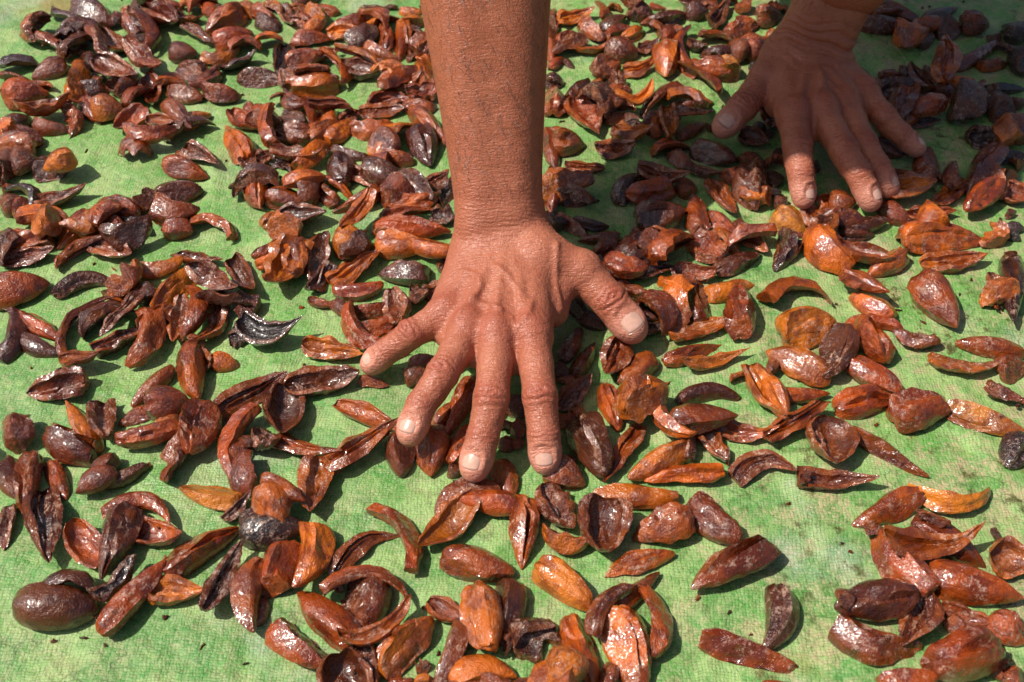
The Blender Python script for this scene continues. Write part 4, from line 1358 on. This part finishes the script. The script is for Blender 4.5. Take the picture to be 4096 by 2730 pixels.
def build_arm(side, elbow):
    T = HANDS[side]
    sg = 1.0 if side == 'R' else -1.0                     # thumb towards +x on the right hand
    wrist, fore = P3(T['wrist'][0]), P3(T['wrist'][1])
    dist_dir = unit(P3(T['middle'][0]) - wrist)
    across = unit(P3(T['index'][0]) - P3(T['little'][0]))
    dorsal = unit(np.cross(across, dist_dir)) * sg
    if dorsal[2] < 0: dorsal = -dorsal
    allp = [P3(p) for k in FINGERS for p in T[k]] + [wrist]
    top = fore + unit(fore - wrist) * 62.0
    allp.append(top)
    allp = np.array(allp)
    lo = allp.min(0) - 36; hi = allp.max(0) + 36
    lo[2] = max(lo[2], -2.0); hi[2] = top[2]
    fd = Field(lo, hi, 0.95)
    # forearm: two bones' worth of muscle side by side
    fdir = unit(fore - wrist)
    fx = unit(np.cross(fdir, np.cross(np.array([1.0, 0, 0]), fdir)))
    fx = unit(np.array([1.0, 0, 0]) - fdir * fdir[0])
    fl = unit(np.cross(fx, fdir))
    far = wrist + fdir * 330.0
    LW = np.linalg.norm(fore - wrist)
    def at_len(t, off): return wrist + fdir * t + fx * off
    tk = np.linspace(-6, 240, 13)
    steps = [(a_, np.interp(a_, [-6, 40, 90, 140, 190, 240], [17.8, 18.6, 22.4, 26.8, 30.5, 33.0]), np.interp(a_, [-6, 100, 180, 240], [8.2, 10.0, 12.0, 12.5])) for a_ in tk]
    for (t0, r0, o0), (t1, r1, o1) in zip(steps[:-1], steps[1:]):
        for s_ in (-1, 1):
            rr_ = 1.03 if s_ == -sg else 1.0
            fd.cone(at_len(t0, o0 * s_), at_len(t1, o1 * s_), r0 * rr_, r1 * rr_, 9.0)
    # heads of the two forearm bones
    fd.cone(at_len(6, -sg * 17) + fl * 9, at_len(16, -sg * 17) + fl * 8, 9.5, 8, 8.0)
    fd.cone(at_len(2, sg * 18), at_len(14, sg * 18), 10.5, 9, 8.0)
    # carpals and metacarpals
    def finger_up(nm):
        if nm == 'thumb': return unit(dorsal * .95 + np.array([0, -.15, 0]))
        if side == 'L': return unit(dorsal + np.array([{'index': .30, 'middle': .30, 'ring': .35, 'little': .75}[nm], 0, 0]))
        return dorsal
    C = [P3(p) for p in T['carpals']]
    for k, nm in enumerate(('little', 'ring', 'middle', 'index')):
        m = P3(T[nm][0])
        fd.cone(C[k] - dorsal * 6, m - dorsal * 3.5, 15.5, T[nm][0][3] - .6, 8.0)
        fd.cone(wrist + fx * (k - 1.5) * sg * 9 - dorsal * 3, C[k] - dorsal * 5, 17.5, 15.5, 8.0)
    for a_, b_ in (('little', 'ring'), ('ring', 'middle'), ('middle', 'index')):
        ma, mb = P3(T[a_][0]), P3(T[b_][0])
        pa_, pb_ = P3(T[a_][1]), P3(T[b_][1])
        for fr, rw, dd in ((-.25, 11.0, 5.0), (.08, 9.5, 6.0), (.30, 7.0, 7.0), (.42, 4.6, 8.0)):
            fd.cone(ma + (pa_ - ma) * fr - dorsal * dd, mb + (pb_ - mb) * fr - dorsal * dd, rw, rw, 6.0)
    fd.cone(C[0] - dorsal * 8, P3(T['little'][0]) - dorsal * 7 - across * 1.0, 16, 13, 8.0)            # heel of the hand
    # thumb root and the web towards the index finger
    th = [P3(p) for p in T['thumb']]
    im = P3(T['index'][0])
    fd.cone(wrist + fx * sg * 14 - dorsal * 4, th[0], 16, T['thumb'][0][3], 9.0)
    fd.cone(th[0], th[1], T['thumb'][0][3], T['thumb'][1][3], 9.0)
    fd.cone(th[0] * .5 + C[3] * .5 - dorsal * 8, im * .62 + th[1] * .38 - dorsal * 12 - dist_dir * 6, 15, 9.0, 9.0)
    fd.cone(th[1] * .75 + th[0] * .25 - dorsal * 7, im * .72 + th[1] * .28 - dorsal * 10 - dist_dir * 12, 9, 8.5, 8.0)
    # tendons fanning out over the back
    for k, nm in enumerate(('little', 'ring', 'middle', 'index')):
        m = P3(T[nm][0]); r_ = T[nm][0][3]
        a_ = C[k] * .5 + wrist * .5 + dorsal * 6.5
        fd.cone(a_ + dist_dir * 18, m + dorsal * (r_ - 3.8), 2.2, 2.8, 3.0)
        fd.cone(m + dorsal * (r_ * .22), m + dorsal * (r_ * .22) + unit(P3(T[nm][1]) - m) * 3, r_ * .80, r_ * .76, 5.0)      # knuckle
    # fingers
    tips = {}
    for nm in FINGERS:
        ch = T[nm]; pts = [P3(p) for p in ch]; rad = [p[3] * .955 for p in ch]
        dn0 = finger_up(nm)
        m = max(rad) + 16
        a, b = fd.block(np.min(pts, 0) - m - 8, np.max(pts, 0) + m + 8)
        sub = Field(fd.lo + a * fd.h, fd.lo + (b - 1) * fd.h, fd.h)
        sub.n = b - a; sub.d = np.full(sub.n, 30.0, dtype=np.float32)
        start = 1 if nm == 'thumb' else 0
        for k in range(start, 3):
            A, B, ra, rb = pts[k], pts[k + 1], rad[k], rad[k + 1]
            ax = unit(B - A); dn = unit(dn0 - ax * (dn0 @ ax))
            midp = A * .5 + B * .5
            if k == 0: ra = ra * .90
            waist = .93 if k < 2 else .98
            sub.cone(A, midp - dn * .6, ra, (ra + rb) / 2 * waist, 3.0)
            sub.cone(midp - dn * .6, B, (ra + rb) / 2 * waist, rb, 3.0)
            if k < 2:                                     # palm-side pads
                sub.cone(A * .35 + B * .65 - dn * 3.0, A * .65 + B * .35 - dn * 3.0, ra * .78, ra * .8, 3.0)
        ax = unit(pts[3] - pts[2]); dn = unit(dn0 - ax * (dn0 @ ax)); lt = unit(np.cross(ax, dn))
        r3 = rad[3]
        sub.cone(pts[3] - ax * 6, pts[3] + ax * (r3 * .30) - dn * r3 * .06, r3 * .99, r3 * .90, 3.0)
        sub.cone(pts[3] - ax * 3 - lt * r3 * .22, pts[3] - ax * 3 + lt * r3 * .22, r3 * .86, r3 * .86, 3.0)
        tips[nm] = (pts[3], ax, dn, lt, r3)
        X, Y, Z = fd.pts(a, b)
        dm = np.sqrt((X - pts[start][0]) ** 2 + (Y - pts[start][1]) ** 2 + (Z - pts[start][2]) ** 2)
        kk = (.5 + 6.5 * np.exp(-(dm / 17.0) ** 2)).astype(np.float32)
        sl = tuple(slice(a[i], b[i]) for i in range(3))
        fd.d[sl] = Field.smin(fd.d[sl], sub.d, kk)
    V, F = fd.surface()
    V = relax(V, F, 3, .5)
    N = normals(V, F)
    # ---- skin relief
    disp = np.zeros(len(V)); red = np.zeros(len(V)); pale = np.zeros(len(V)); wet = np.zeros(len(V))
    wob = waves(V, 5, 9.0, 8)
    for nm in FINGERS:
        ch = T[nm]; pts = [P3(p) for p in ch]; rad = [p[3] * .955 for p in ch]
        dn0 = finger_up(nm)
        for k in (1, 2):
            J0 = pts[k]; r_ = rad[k]
            ax = unit(pts[k + 1] - pts[k - 1]); dn = unit(dn0 - ax * (dn0 @ ax)); lt = np.cross(ax, dn)
            d = V - J0
            near = np.linalg.norm(d, axis=1) < 24
            dd = d[near]; t = dd @ ax; s_ = dd @ lt; up = dd @ dn
            dw = step(N[near] @ dn, .05, .65) * (up > -2)
            if nm == 'thumb' and k == 1:
                disp[near] += dw * .5 * np.exp(-(t / 8) ** 2)
                continue
            if (k == 1 and nm != 'thumb') or (nm == 'thumb' and k == 2):
                tt = t + .5 * wob[near]
                q = np.sqrt(tt ** 2 + (s_ * .38) ** 2)
                g_ = np.exp(-(t / 7.5) ** 2) * np.exp(-(s_ / (r_ * .95)) ** 4) * dw
                disp[near] += dw * .35 * np.exp(-(t / 7.0) ** 2) * np.exp(-(s_ / r_) ** 2)
                disp[near] -= 1.15 * g_ * (.5 - .5 * np.cos(2 * math.pi * q / 3.4 + .7)) ** 2.5
                red[near] = np.maximum(red[near], g_ * .8)
            else:
                tt = t + .35 * wob[near] + .012 * s_ ** 2
                g_ = np.exp(-(t / 4.2) ** 2) * dw
                disp[near] -= .5 * g_ * (.5 - .5 * np.cos(2 * math.pi * tt / 2.9)) ** 2
                red[near] = np.maximum(red[near], g_ * .45)
        if nm != 'thumb':                                 # redness over the big knuckles
            d = np.linalg.norm(V - pts[0] - dorsal * 8, axis=1)
            red = np.maximum(red, .75 * np.exp(-(d / 13) ** 2))
        # finger end and nail bed
        Tp, ax, dn, lt, r3 = tips[nm]
        d = V - Tp; t = d @ ax; s_ = d @ lt; u = d @ dn
        near = (np.linalg.norm(d, axis=1) < 26)
        pale = np.maximum(pale, near * step(t, -16, 0))
        fl_ = V - pts[2]
        tot = np.linalg.norm(V - (pts[1] + pts[3]) / 2, axis=1)
        wet = np.maximum(wet, np.exp(-(tot / 26) ** 2))
        nl, nw = r3 * (.74 if nm != 'thumb' else .84), r3 * (.72 if nm != 'thumb' else .74)
        tc = -r3 * .22
        rho = ((np.abs(t - tc) / nl) ** 2.6 + (np.abs(s_) / nw) ** 2.6) ** (1 / 2.6)
        on = near & (u > 0)
        disp[on] -= (.85 * step(1.08 - rho[on], 0, .22))
        disp[on] += .4 * np.exp(-((rho[on] - 1.22) / .12) ** 2) * (t[on] < tc + nl * .65)
        red[on] = np.maximum(red[on], .55 * np.exp(-((rho[on] - 1.12) / .1) ** 2))
    # veins
    up_w = step(N @ dorsal, .1, .6)
    for pl in VEINS[side]:
        P = np.array(pl)
        dmin = np.full(len(V), 99.0)
        for a_, b_ in zip(P[:-1], P[1:]):
            ab = b_ - a_; tt = np.clip(((V[:, :2] - a_) @ ab) / (ab @ ab), 0, 1)
            dmin = np.minimum(dmin, np.linalg.norm(V[:, :2] - a_ - tt[:, None] * ab, axis=1))
        disp += 1.35 * np.exp(-(dmin / 2.1) ** 2) * up_w * (np.linalg.norm(V - wrist, axis=1) < 110)
    # creases across the back of the wrist
    t = (V - wrist) @ fdir; s_ = (V - wrist) @ fx
    tilt = t + .10 * s_ * sg + 2.2 * waves(V, 8, 38.0, 6)
    fold_amp = .32 if side == 'R' else 1.7
    per = 2.7 if side == 'R' else 6.5
    back = step(N @ unit(dorsal + np.array([0, -.8, .3])), -.2, .5)
    disp -= fold_amp * np.exp(-((t - 9) / (20 if side == 'R' else 14)) ** 2) * (.5 - .5 * np.cos(2 * math.pi * tilt / per)) ** 2 * back
    # loose, lined skin
    hand_w = np.exp(-np.clip(t, 0, 200) / 30.0)
    fold = waves(V * np.array([.55, 1.2, 1.0]), 21, 7.0, 12)
    disp += .10 * fold * (.25 + .75 * hand_w) * (1 - pale)
    fold2 = waves(V * np.array([.6, 1.1, 1.0]), 22, 3.6, 12)
    disp -= .13 * np.exp(-(fold2 / .35) ** 2) * (.15 + .85 * hand_w) * (1 - .8 * pale)
    V = V + N * disp[:, None]
    V[:, 2] = np.maximum(V[:, 2], 1.0)
    tint = np.stack([np.clip(red, 0, 1), np.clip(pale, 0, 1), np.clip(wet, 0, 1), step((V - wrist) @ fdir, -70, 150) * .9], 1)
    # ---- nails
    nails = []
    for nm in FINGERS:
        Tp, ax, dn, lt, r3 = tips[nm]
        nl, nw = r3 * (.74 if nm != 'thumb' else .84), r3 * (.72 if nm != 'thumb' else .74)
        nu, nv = 15, 17
        uu, vv = np.meshgrid(np.linspace(-1, 1, nu), np.linspace(-1, 1, nv), indexing='ij')
        k = np.sqrt(1 - .5 * vv ** 2 * .55); k2 = np.sqrt(1 - .5 * uu ** 2 * .75)
        a = uu * k; b = vv * k2                              # square -> rounded plate
        rim = np.maximum(np.abs(uu), np.abs(vv))
        t = b * nl - r3 * .22; s_ = a * nw
        rc = r3 * 1.02                                      # curvature across
        hgt = np.sqrt(np.maximum(rc ** 2 - s_ ** 2, 0)) - rc + r3 * 1.005
        hgt = hgt - .10 * (t / nl + .1) ** 2 * r3 * .55 - np.clip(t / nl - .4, 0, 1) * r3 * .12
        hgt = hgt - .75 * np.clip((rim - .86) / .14, 0, 1) ** 2
        Pn = Tp + t[..., None] * ax + s_[..., None] * lt + hgt[..., None] * dn
        top_ = Pn.reshape(-1, 3); bot = top_ - dn * 1.1
        nn = nu * nv
        ii = (np.arange(nu - 1)[:, None] * nv + np.arange(nv - 1)[None]).ravel()
        q = np.stack([ii, ii + nv, ii + nv + 1, ii + 1], 1)
        quads = [q, q[:, ::-1] + nn]
        ring = [i * nv for i in range(nu)] + [(nu - 1) * nv + j for j in range(1, nv)] + [i * nv + nv - 1 for i in range(nu - 2, -1, -1)] + [j for j in range(nv - 2, 0, -1)]
        quads.append(np.array([(ring[i], ring[(i + 1) % len(ring)], ring[(i + 1) % len(ring)] + nn, ring[i] + nn) for i in range(len(ring))]))
        tn = (t / nl).ravel()
        lun = np.exp(-(((tn + .95) / .28) ** 2 + (a.ravel() / .6) ** 2))
        free = step(tn, .72, .84)
        c = np.array([.66, .39, .305])[None] * np.ones((nn, 1))
        c = c + lun[:, None] * np.array([.10, .12, .11]) + free[:, None] * np.array([.05, .10, .08])
        rim_dark = (step(rim.ravel(), .80, .93) * .85)[:, None]  # plate darkens to a brown line along its rim
        c = c * (1 - rim_dark) + rim_dark * np.array([.17, .06, .035])
        c = np.concatenate([c, np.ones((nn, 1))], 1)
        nails.append((nm, np.concatenate([top_, bot]), np.concatenate(quads), np.concatenate([c, c]), Tp + dn * r3))
    info = dict(wrist=wrist, fdir=fdir, fx=fx, top=top)
    return V, F, N, tint, nails, info, at_len

person = bpy.data.objects.new('person', None)
COL.objects.link(person)
person.location = (0.13, 1.30, 0.0)
tag(person, 'person leaning over the tarp with bare tanned arms and both hands spread on the husks', 'person')
PO = np.array([130.0, 1300.0, 0.0])
SHO_R, SHO_L = np.array([-54.0, 682.0, 538.0]), np.array([318.0, 850.0, 545.0])

vs, fs, tints, off = [], [], [], 0
arm_info = {}
nail_sets = {}
for side, sho in (('R', SHO_R), ('L', SHO_L)):
    V, F, N, tint, nails, info, at_len = build_arm(side, None)
    arm_info[side] = (V, N, info, at_len)
    nail_sets[side] = nails
    vs.append(V); fs.append(F + off); tints.append(tint); off += len(V)
# the rest of the body, out of the photograph: head, neck, trunk, upper arms, legs
def rest_of_body():
    fd = Field((-260, 500, 0), (560, 1780, 860), 8.0)
    for side, sho in (('R', SHO_R), ('L', SHO_L)):
        _, _, info, at_len = arm_info[side]
        w, fdir, fx = info['wrist'], info['fdir'], info['fx']
        elb = at_len(258, 0)
        tp = at_len(np.linalg.norm(info['top'] - w) - 45, 0)
        for s_ in (-1, 1):
            fd.cone(tp + fx * 11 * s_, elb + fx * 11.5 * s_, 28.0, 34.5, 14)
        fd.cone(elb, elb * .5 + sho * .5, 38, 48, 14)
        fd.cone(elb * .5 + sho * .5, sho, 48, 58, 14)
    chest = np.array([128.0, 890.0, 498.0]); belly = np.array([132.0, 1150.0, 440.0]); hips = np.array([130.0, 1370.0, 300.0])
    neck0 = np.array([133.0, 800.0, 590.0]); head = np.array([130.0, 695.0, 650.0])
    fd.cone(SHO_R + (20, 15, 14), SHO_L + (-20, 15, 14), 60, 60, 30)
    for dx in (-75, 0, 75):
        fd.cone(chest + (dx, 0, 0), belly + (dx * .9, 0, 0), 112, 96, 30)
        fd.cone(belly + (dx * .9, 0, 0), hips + (dx, 0, 0), 92, 105, 30)
    fd.cone(SHO_R + (5, 70, -60), chest + (-70, -20, -20), 62, 90, 30)  # armpit fill, added to block a stripe of sun between arm and chest
    fd.cone(SHO_L + (-5, 30, -60), chest + (80, -10, -20), 62, 90, 30)
    fd.cone(chest + (0, -70, 40), neck0, 62, 56, 20)
    fd.cone(neck0, head + (0, 30, 5), 56, 56, 16)
    # head bowed towards the work: cranium, jaw, brow, nose, ears
    fdn = unit((0, -.62, -.78)); fup = unit((0, -.78, .62))        # face looks down and forward
    c0 = head + fup * 15 - fdn * 12
    fd.cone(c0 - fdn * 15, c0 + fdn * 22, 74, 70, 10)
    fd.cone(head + fdn * 35 - fup * 10, head + fdn * 48 - fup * 62, 52, 30, 20)
    nb = head + fdn * 88 + fup * 4
    fd.cone(nb, nb + fdn * 18 - fup * 34, 7, 13, 6)
    for s_ in (-1, 1):
        fd.cone(head + fdn * 84 + fup * 14 + (s_ * 12, 0, 0), head + fdn * 80 + fup * 12 + (s_ * 38, 0, 0), 8, 7, 6)
        fd.cone(head + (s_ * 74, 0, 0) + fup * 12, head + (s_ * 76, 0, 0) - fup * 22, 13, 9, 4)
        fd.cone(head + fdn * 84 - fup * 42 + (s_ * 4, 0, 0), head + fdn * 80 - fup * 42 + (s_ * 20, 0, 0), 8, 5, 4)
    for s_ in (-1, 1):
        hip = hips + (s_ * 85, 0, -10); knee = np.array([130 + s_ * 150, 1165.0, 62.0]); ank = np.array([130 + s_ * 120, 1570.0, 55.0])
        fd.cone(hip, knee, 88, 62, 20); fd.cone(knee, ank, 58, 40, 16); fd.cone(ank, ank + (0, 150, -22), 38, 28, 14)
    return fd, head, fdn, fup
fdb, HEAD, FDN, FUP = rest_of_body()
V, F = fdb.surface()
V = relax(V, F, 3)
keep = V[:, 2] > -1
body_all = (V, F)
vs.append(V); fs.append(F + off); tints.append(np.tile([.1, 0, 0, 1.0], (len(V), 1))); off += len(V)
bv = (np.concatenate(vs) - PO) / 1000.0
me = mesh_from('body', bv, np.concatenate(fs), M_SKIN)
color_attr(me, 'skin', np.concatenate(tints))
body = link('body', me, person)
for side in 'RL':
    for nm, nv_, nf_, nc_, org in nail_sets[side]:
        me = mesh_from('fingernail', (nv_ - org) / 1000.0, nf_, M_NAIL)
        color_attr(me, 'nail', nc_)
        link('fingernail', me, person, tuple((org - PO) / 1000.0))
# clothes: the body surface pushed outwards and cut at sleeves, neck and waist
NB = normals(*body_all)
def garment(name, mat, inside, push):
    Vg = body_all[0] + NB * (push + 3.0 * waves(body_all[0], 60, 70.0, 8))[:, None]
    ok = inside(body_all[0])
    Fg = body_all[1][ok[body_all[1]].all(1)]
    used = np.unique(Fg); remap = np.full(len(Vg), -1); remap[used] = np.arange(len(used))
    me = mesh_from(name, (Vg[used] - PO) / 1000.0, remap[Fg], mat)
    return link(name, me, person)
def seg_t(Vv, a, b):
    ab = b - a; return ((Vv - a) @ ab) / (ab @ ab)
def is_shirt(Vv):
    ok = (Vv[:, 1] < 1330) & (Vv[:, 2] > 260)
    for side, sho in (('R', SHO_R), ('L', SHO_L)):
        elb = arm_info[side][3](258, 0)
        t = seg_t(Vv, elb, sho)
        arm = (np.linalg.norm(Vv - (elb + np.clip(t, 0, 1)[:, None] * (sho - elb)), axis=1) < 75) & (t < .35)
        ok &= ~arm
    ok &= ~((np.linalg.norm(Vv - HEAD, axis=1) < 150)) & ~((Vv[:, 1] < 825) & (np.abs(Vv[:, 0] - 133) < 75) & (Vv[:, 2] > 545))
    return ok
garment('shirt', M_SHIRT, is_shirt, 7.0)
garment('trousers', M_TROUSERS, lambda Vv: (Vv[:, 1] > 1080) & ((Vv[:, 1] > 1290) | (Vv[:, 2] < 285)) & (Vv[:, 1] < 1590), 8.0)
garment('hair', M_HAIR, lambda Vv: (np.linalg.norm(Vv - HEAD, axis=1) < 118) & (((Vv - HEAD) @ FDN) < 34) & ((((Vv - HEAD) @ FUP) > 28) | (((Vv - HEAD) @ FDN) < -38)) & (Vv[:, 2] > 570), 6.0)

# fine hairs on the forearms
rh = np.random.RandomState(5)
hv, hf = [], []
for side, count in (('R', 1900), ('L', 400)):
    V, N, info, at_len = arm_info[side]
    t = (V - info['wrist']) @ info['fdir']
    cand = np.where((t > 28) & (np.abs(N @ info['fdir']) < .8) & (V[:, 2] > 40))[0]
    pick = rh.choice(cand, count)
    for i in pick:
        n, p = N[i], V[i]
        d = -info['fdir'] * rh.uniform(.6, 1.1) + info['fx'] * rh.normal(0, .45) + n * rh.uniform(.12, .5)
        d -= n * min(0, d @ n) ; d = unit(d)
        Lh = rh.uniform(4.0, 9.0)
        side_v = unit(np.cross(d, n) + 1e-6)
        b0 = len(hv)
        for k, wd in ((0, .085), (1, .07), (2, .02)):
            c = p + d * Lh * k / 2 + n * (.25 * k - .10 * k * k) * Lh * .22
            hv += [c - side_v * wd, c + side_v * wd]
        hf += [(b0, b0 + 1, b0 + 3, b0 + 2), (b0 + 2, b0 + 3, b0 + 5, b0 + 4)]
me = mesh_from('arm_hair', (np.array(hv) - PO) / 1000.0, np.array(hf), M_HAIR)
tag(link('arm_hair', me, person), kind='stuff')

# ---------------------------------------------------------------- labels for the husks
RH, LH = HANDS['R'], HANDS['L']
SPOTS = [("sunlit little fingertip", RH['little'][3]), ("sunlit ring fingertip", RH['ring'][3]), ("sunlit middle fingertip", RH['middle'][3]),
         ("sunlit index fingertip", RH['index'][3]), ("sunlit thumb tip", RH['thumb'][3]), ("sunlit wrist", RH['wrist'][0]),
         ("shaded thumb tip", LH['thumb'][3]), ("shaded index fingertip", LH['index'][3]), ("shaded ring fingertip", LH['ring'][3]),
         ("shaded little fingertip", LH['little'][3]), ("shaded wrist", LH['wrist'][0])]
COLW = ['blackish', 'dark brown', 'brown', 'reddish', 'orange brown', 'tan']
FORM = {'N': 'rounded husk', 'G': 'grooved husk', 'W': 'husk wedge', 'B': 'finger-shaped husk', 'C': 'cupped husk', 'F': 'ridged open husk', 'K': 'gnarled husk'}
def look_of(h):
    s = COLW[h['col']]
    if abs(h['bend']) > .12: s = 'curved ' + s
    if h['film']: s = 'white-flecked ' + s
    return s + ' ' + FORM[h['kind']]
def place_of(h):
    dist, nm, p = min(((math.hypot(h['x'] - p[0], h['y'] - p[1]), n, p) for n, p in SPOTS), key=lambda q: q[0])
    if dist < 45: return 'right beside the ' + nm
    if dist < 85: return 'a few centimetres from the ' + nm
    if dist < 150: return 'a finger length from the ' + nm
    return 'well away from the ' + nm
for h in placed:
    h['nb'] = sorted((k for k in placed if k is not h and math.hypot(k['x'] - h['x'], k['y'] - h['y']) < (k['L'] + h['L']) * .62), key=lambda k: math.hypot(k['x'] - h['x'], k['y'] - h['y']))
    pre = 'lone ' if not h['nb'] else ('topmost ' if h['lv'] > 0 else '')
    h['label'] = pre + look_of(h) + ' ' + place_of(h)
def same():
    d = {}
    for h in placed: d.setdefault(h['label'], []).append(h)
    return {k: v for k, v in d.items() if len(v) > 1}
for lab, hs in same().items():                              # tell look-alikes apart by size first
    hs.sort(key=lambda h: h['L'] * h['W'])
    if len(hs) >= 2 and hs[-1]['L'] * hs[-1]['W'] > 1.3 * hs[-2]['L'] * hs[-2]['W']: hs[-1]['label'] = 'large ' + lab
    if len(hs) >= 2 and hs[0]['L'] * hs[0]['W'] * 1.3 < hs[1]['L'] * hs[1]['W']: hs[0]['label'] = 'small ' + lab
for k_nb in range(4):                                       # then by what they lie beside
    for lab, hs in same().items():
        for h in hs:
            if len(h['nb']) > k_nb and len(look_of(h).split()) + len(look_of(h['nb'][k_nb]).split()) < 12:
                h['label'] = ('topmost ' if h['lv'] > 0 else '') + look_of(h) + ' beside a ' + look_of(h['nb'][k_nb])
                h['label'] = h['label'].replace('beside a orange', 'beside an orange')
for h in placed:
    tag(h['obj'], h['label'], 'husk', 'wet seed husks drying on the tarp')
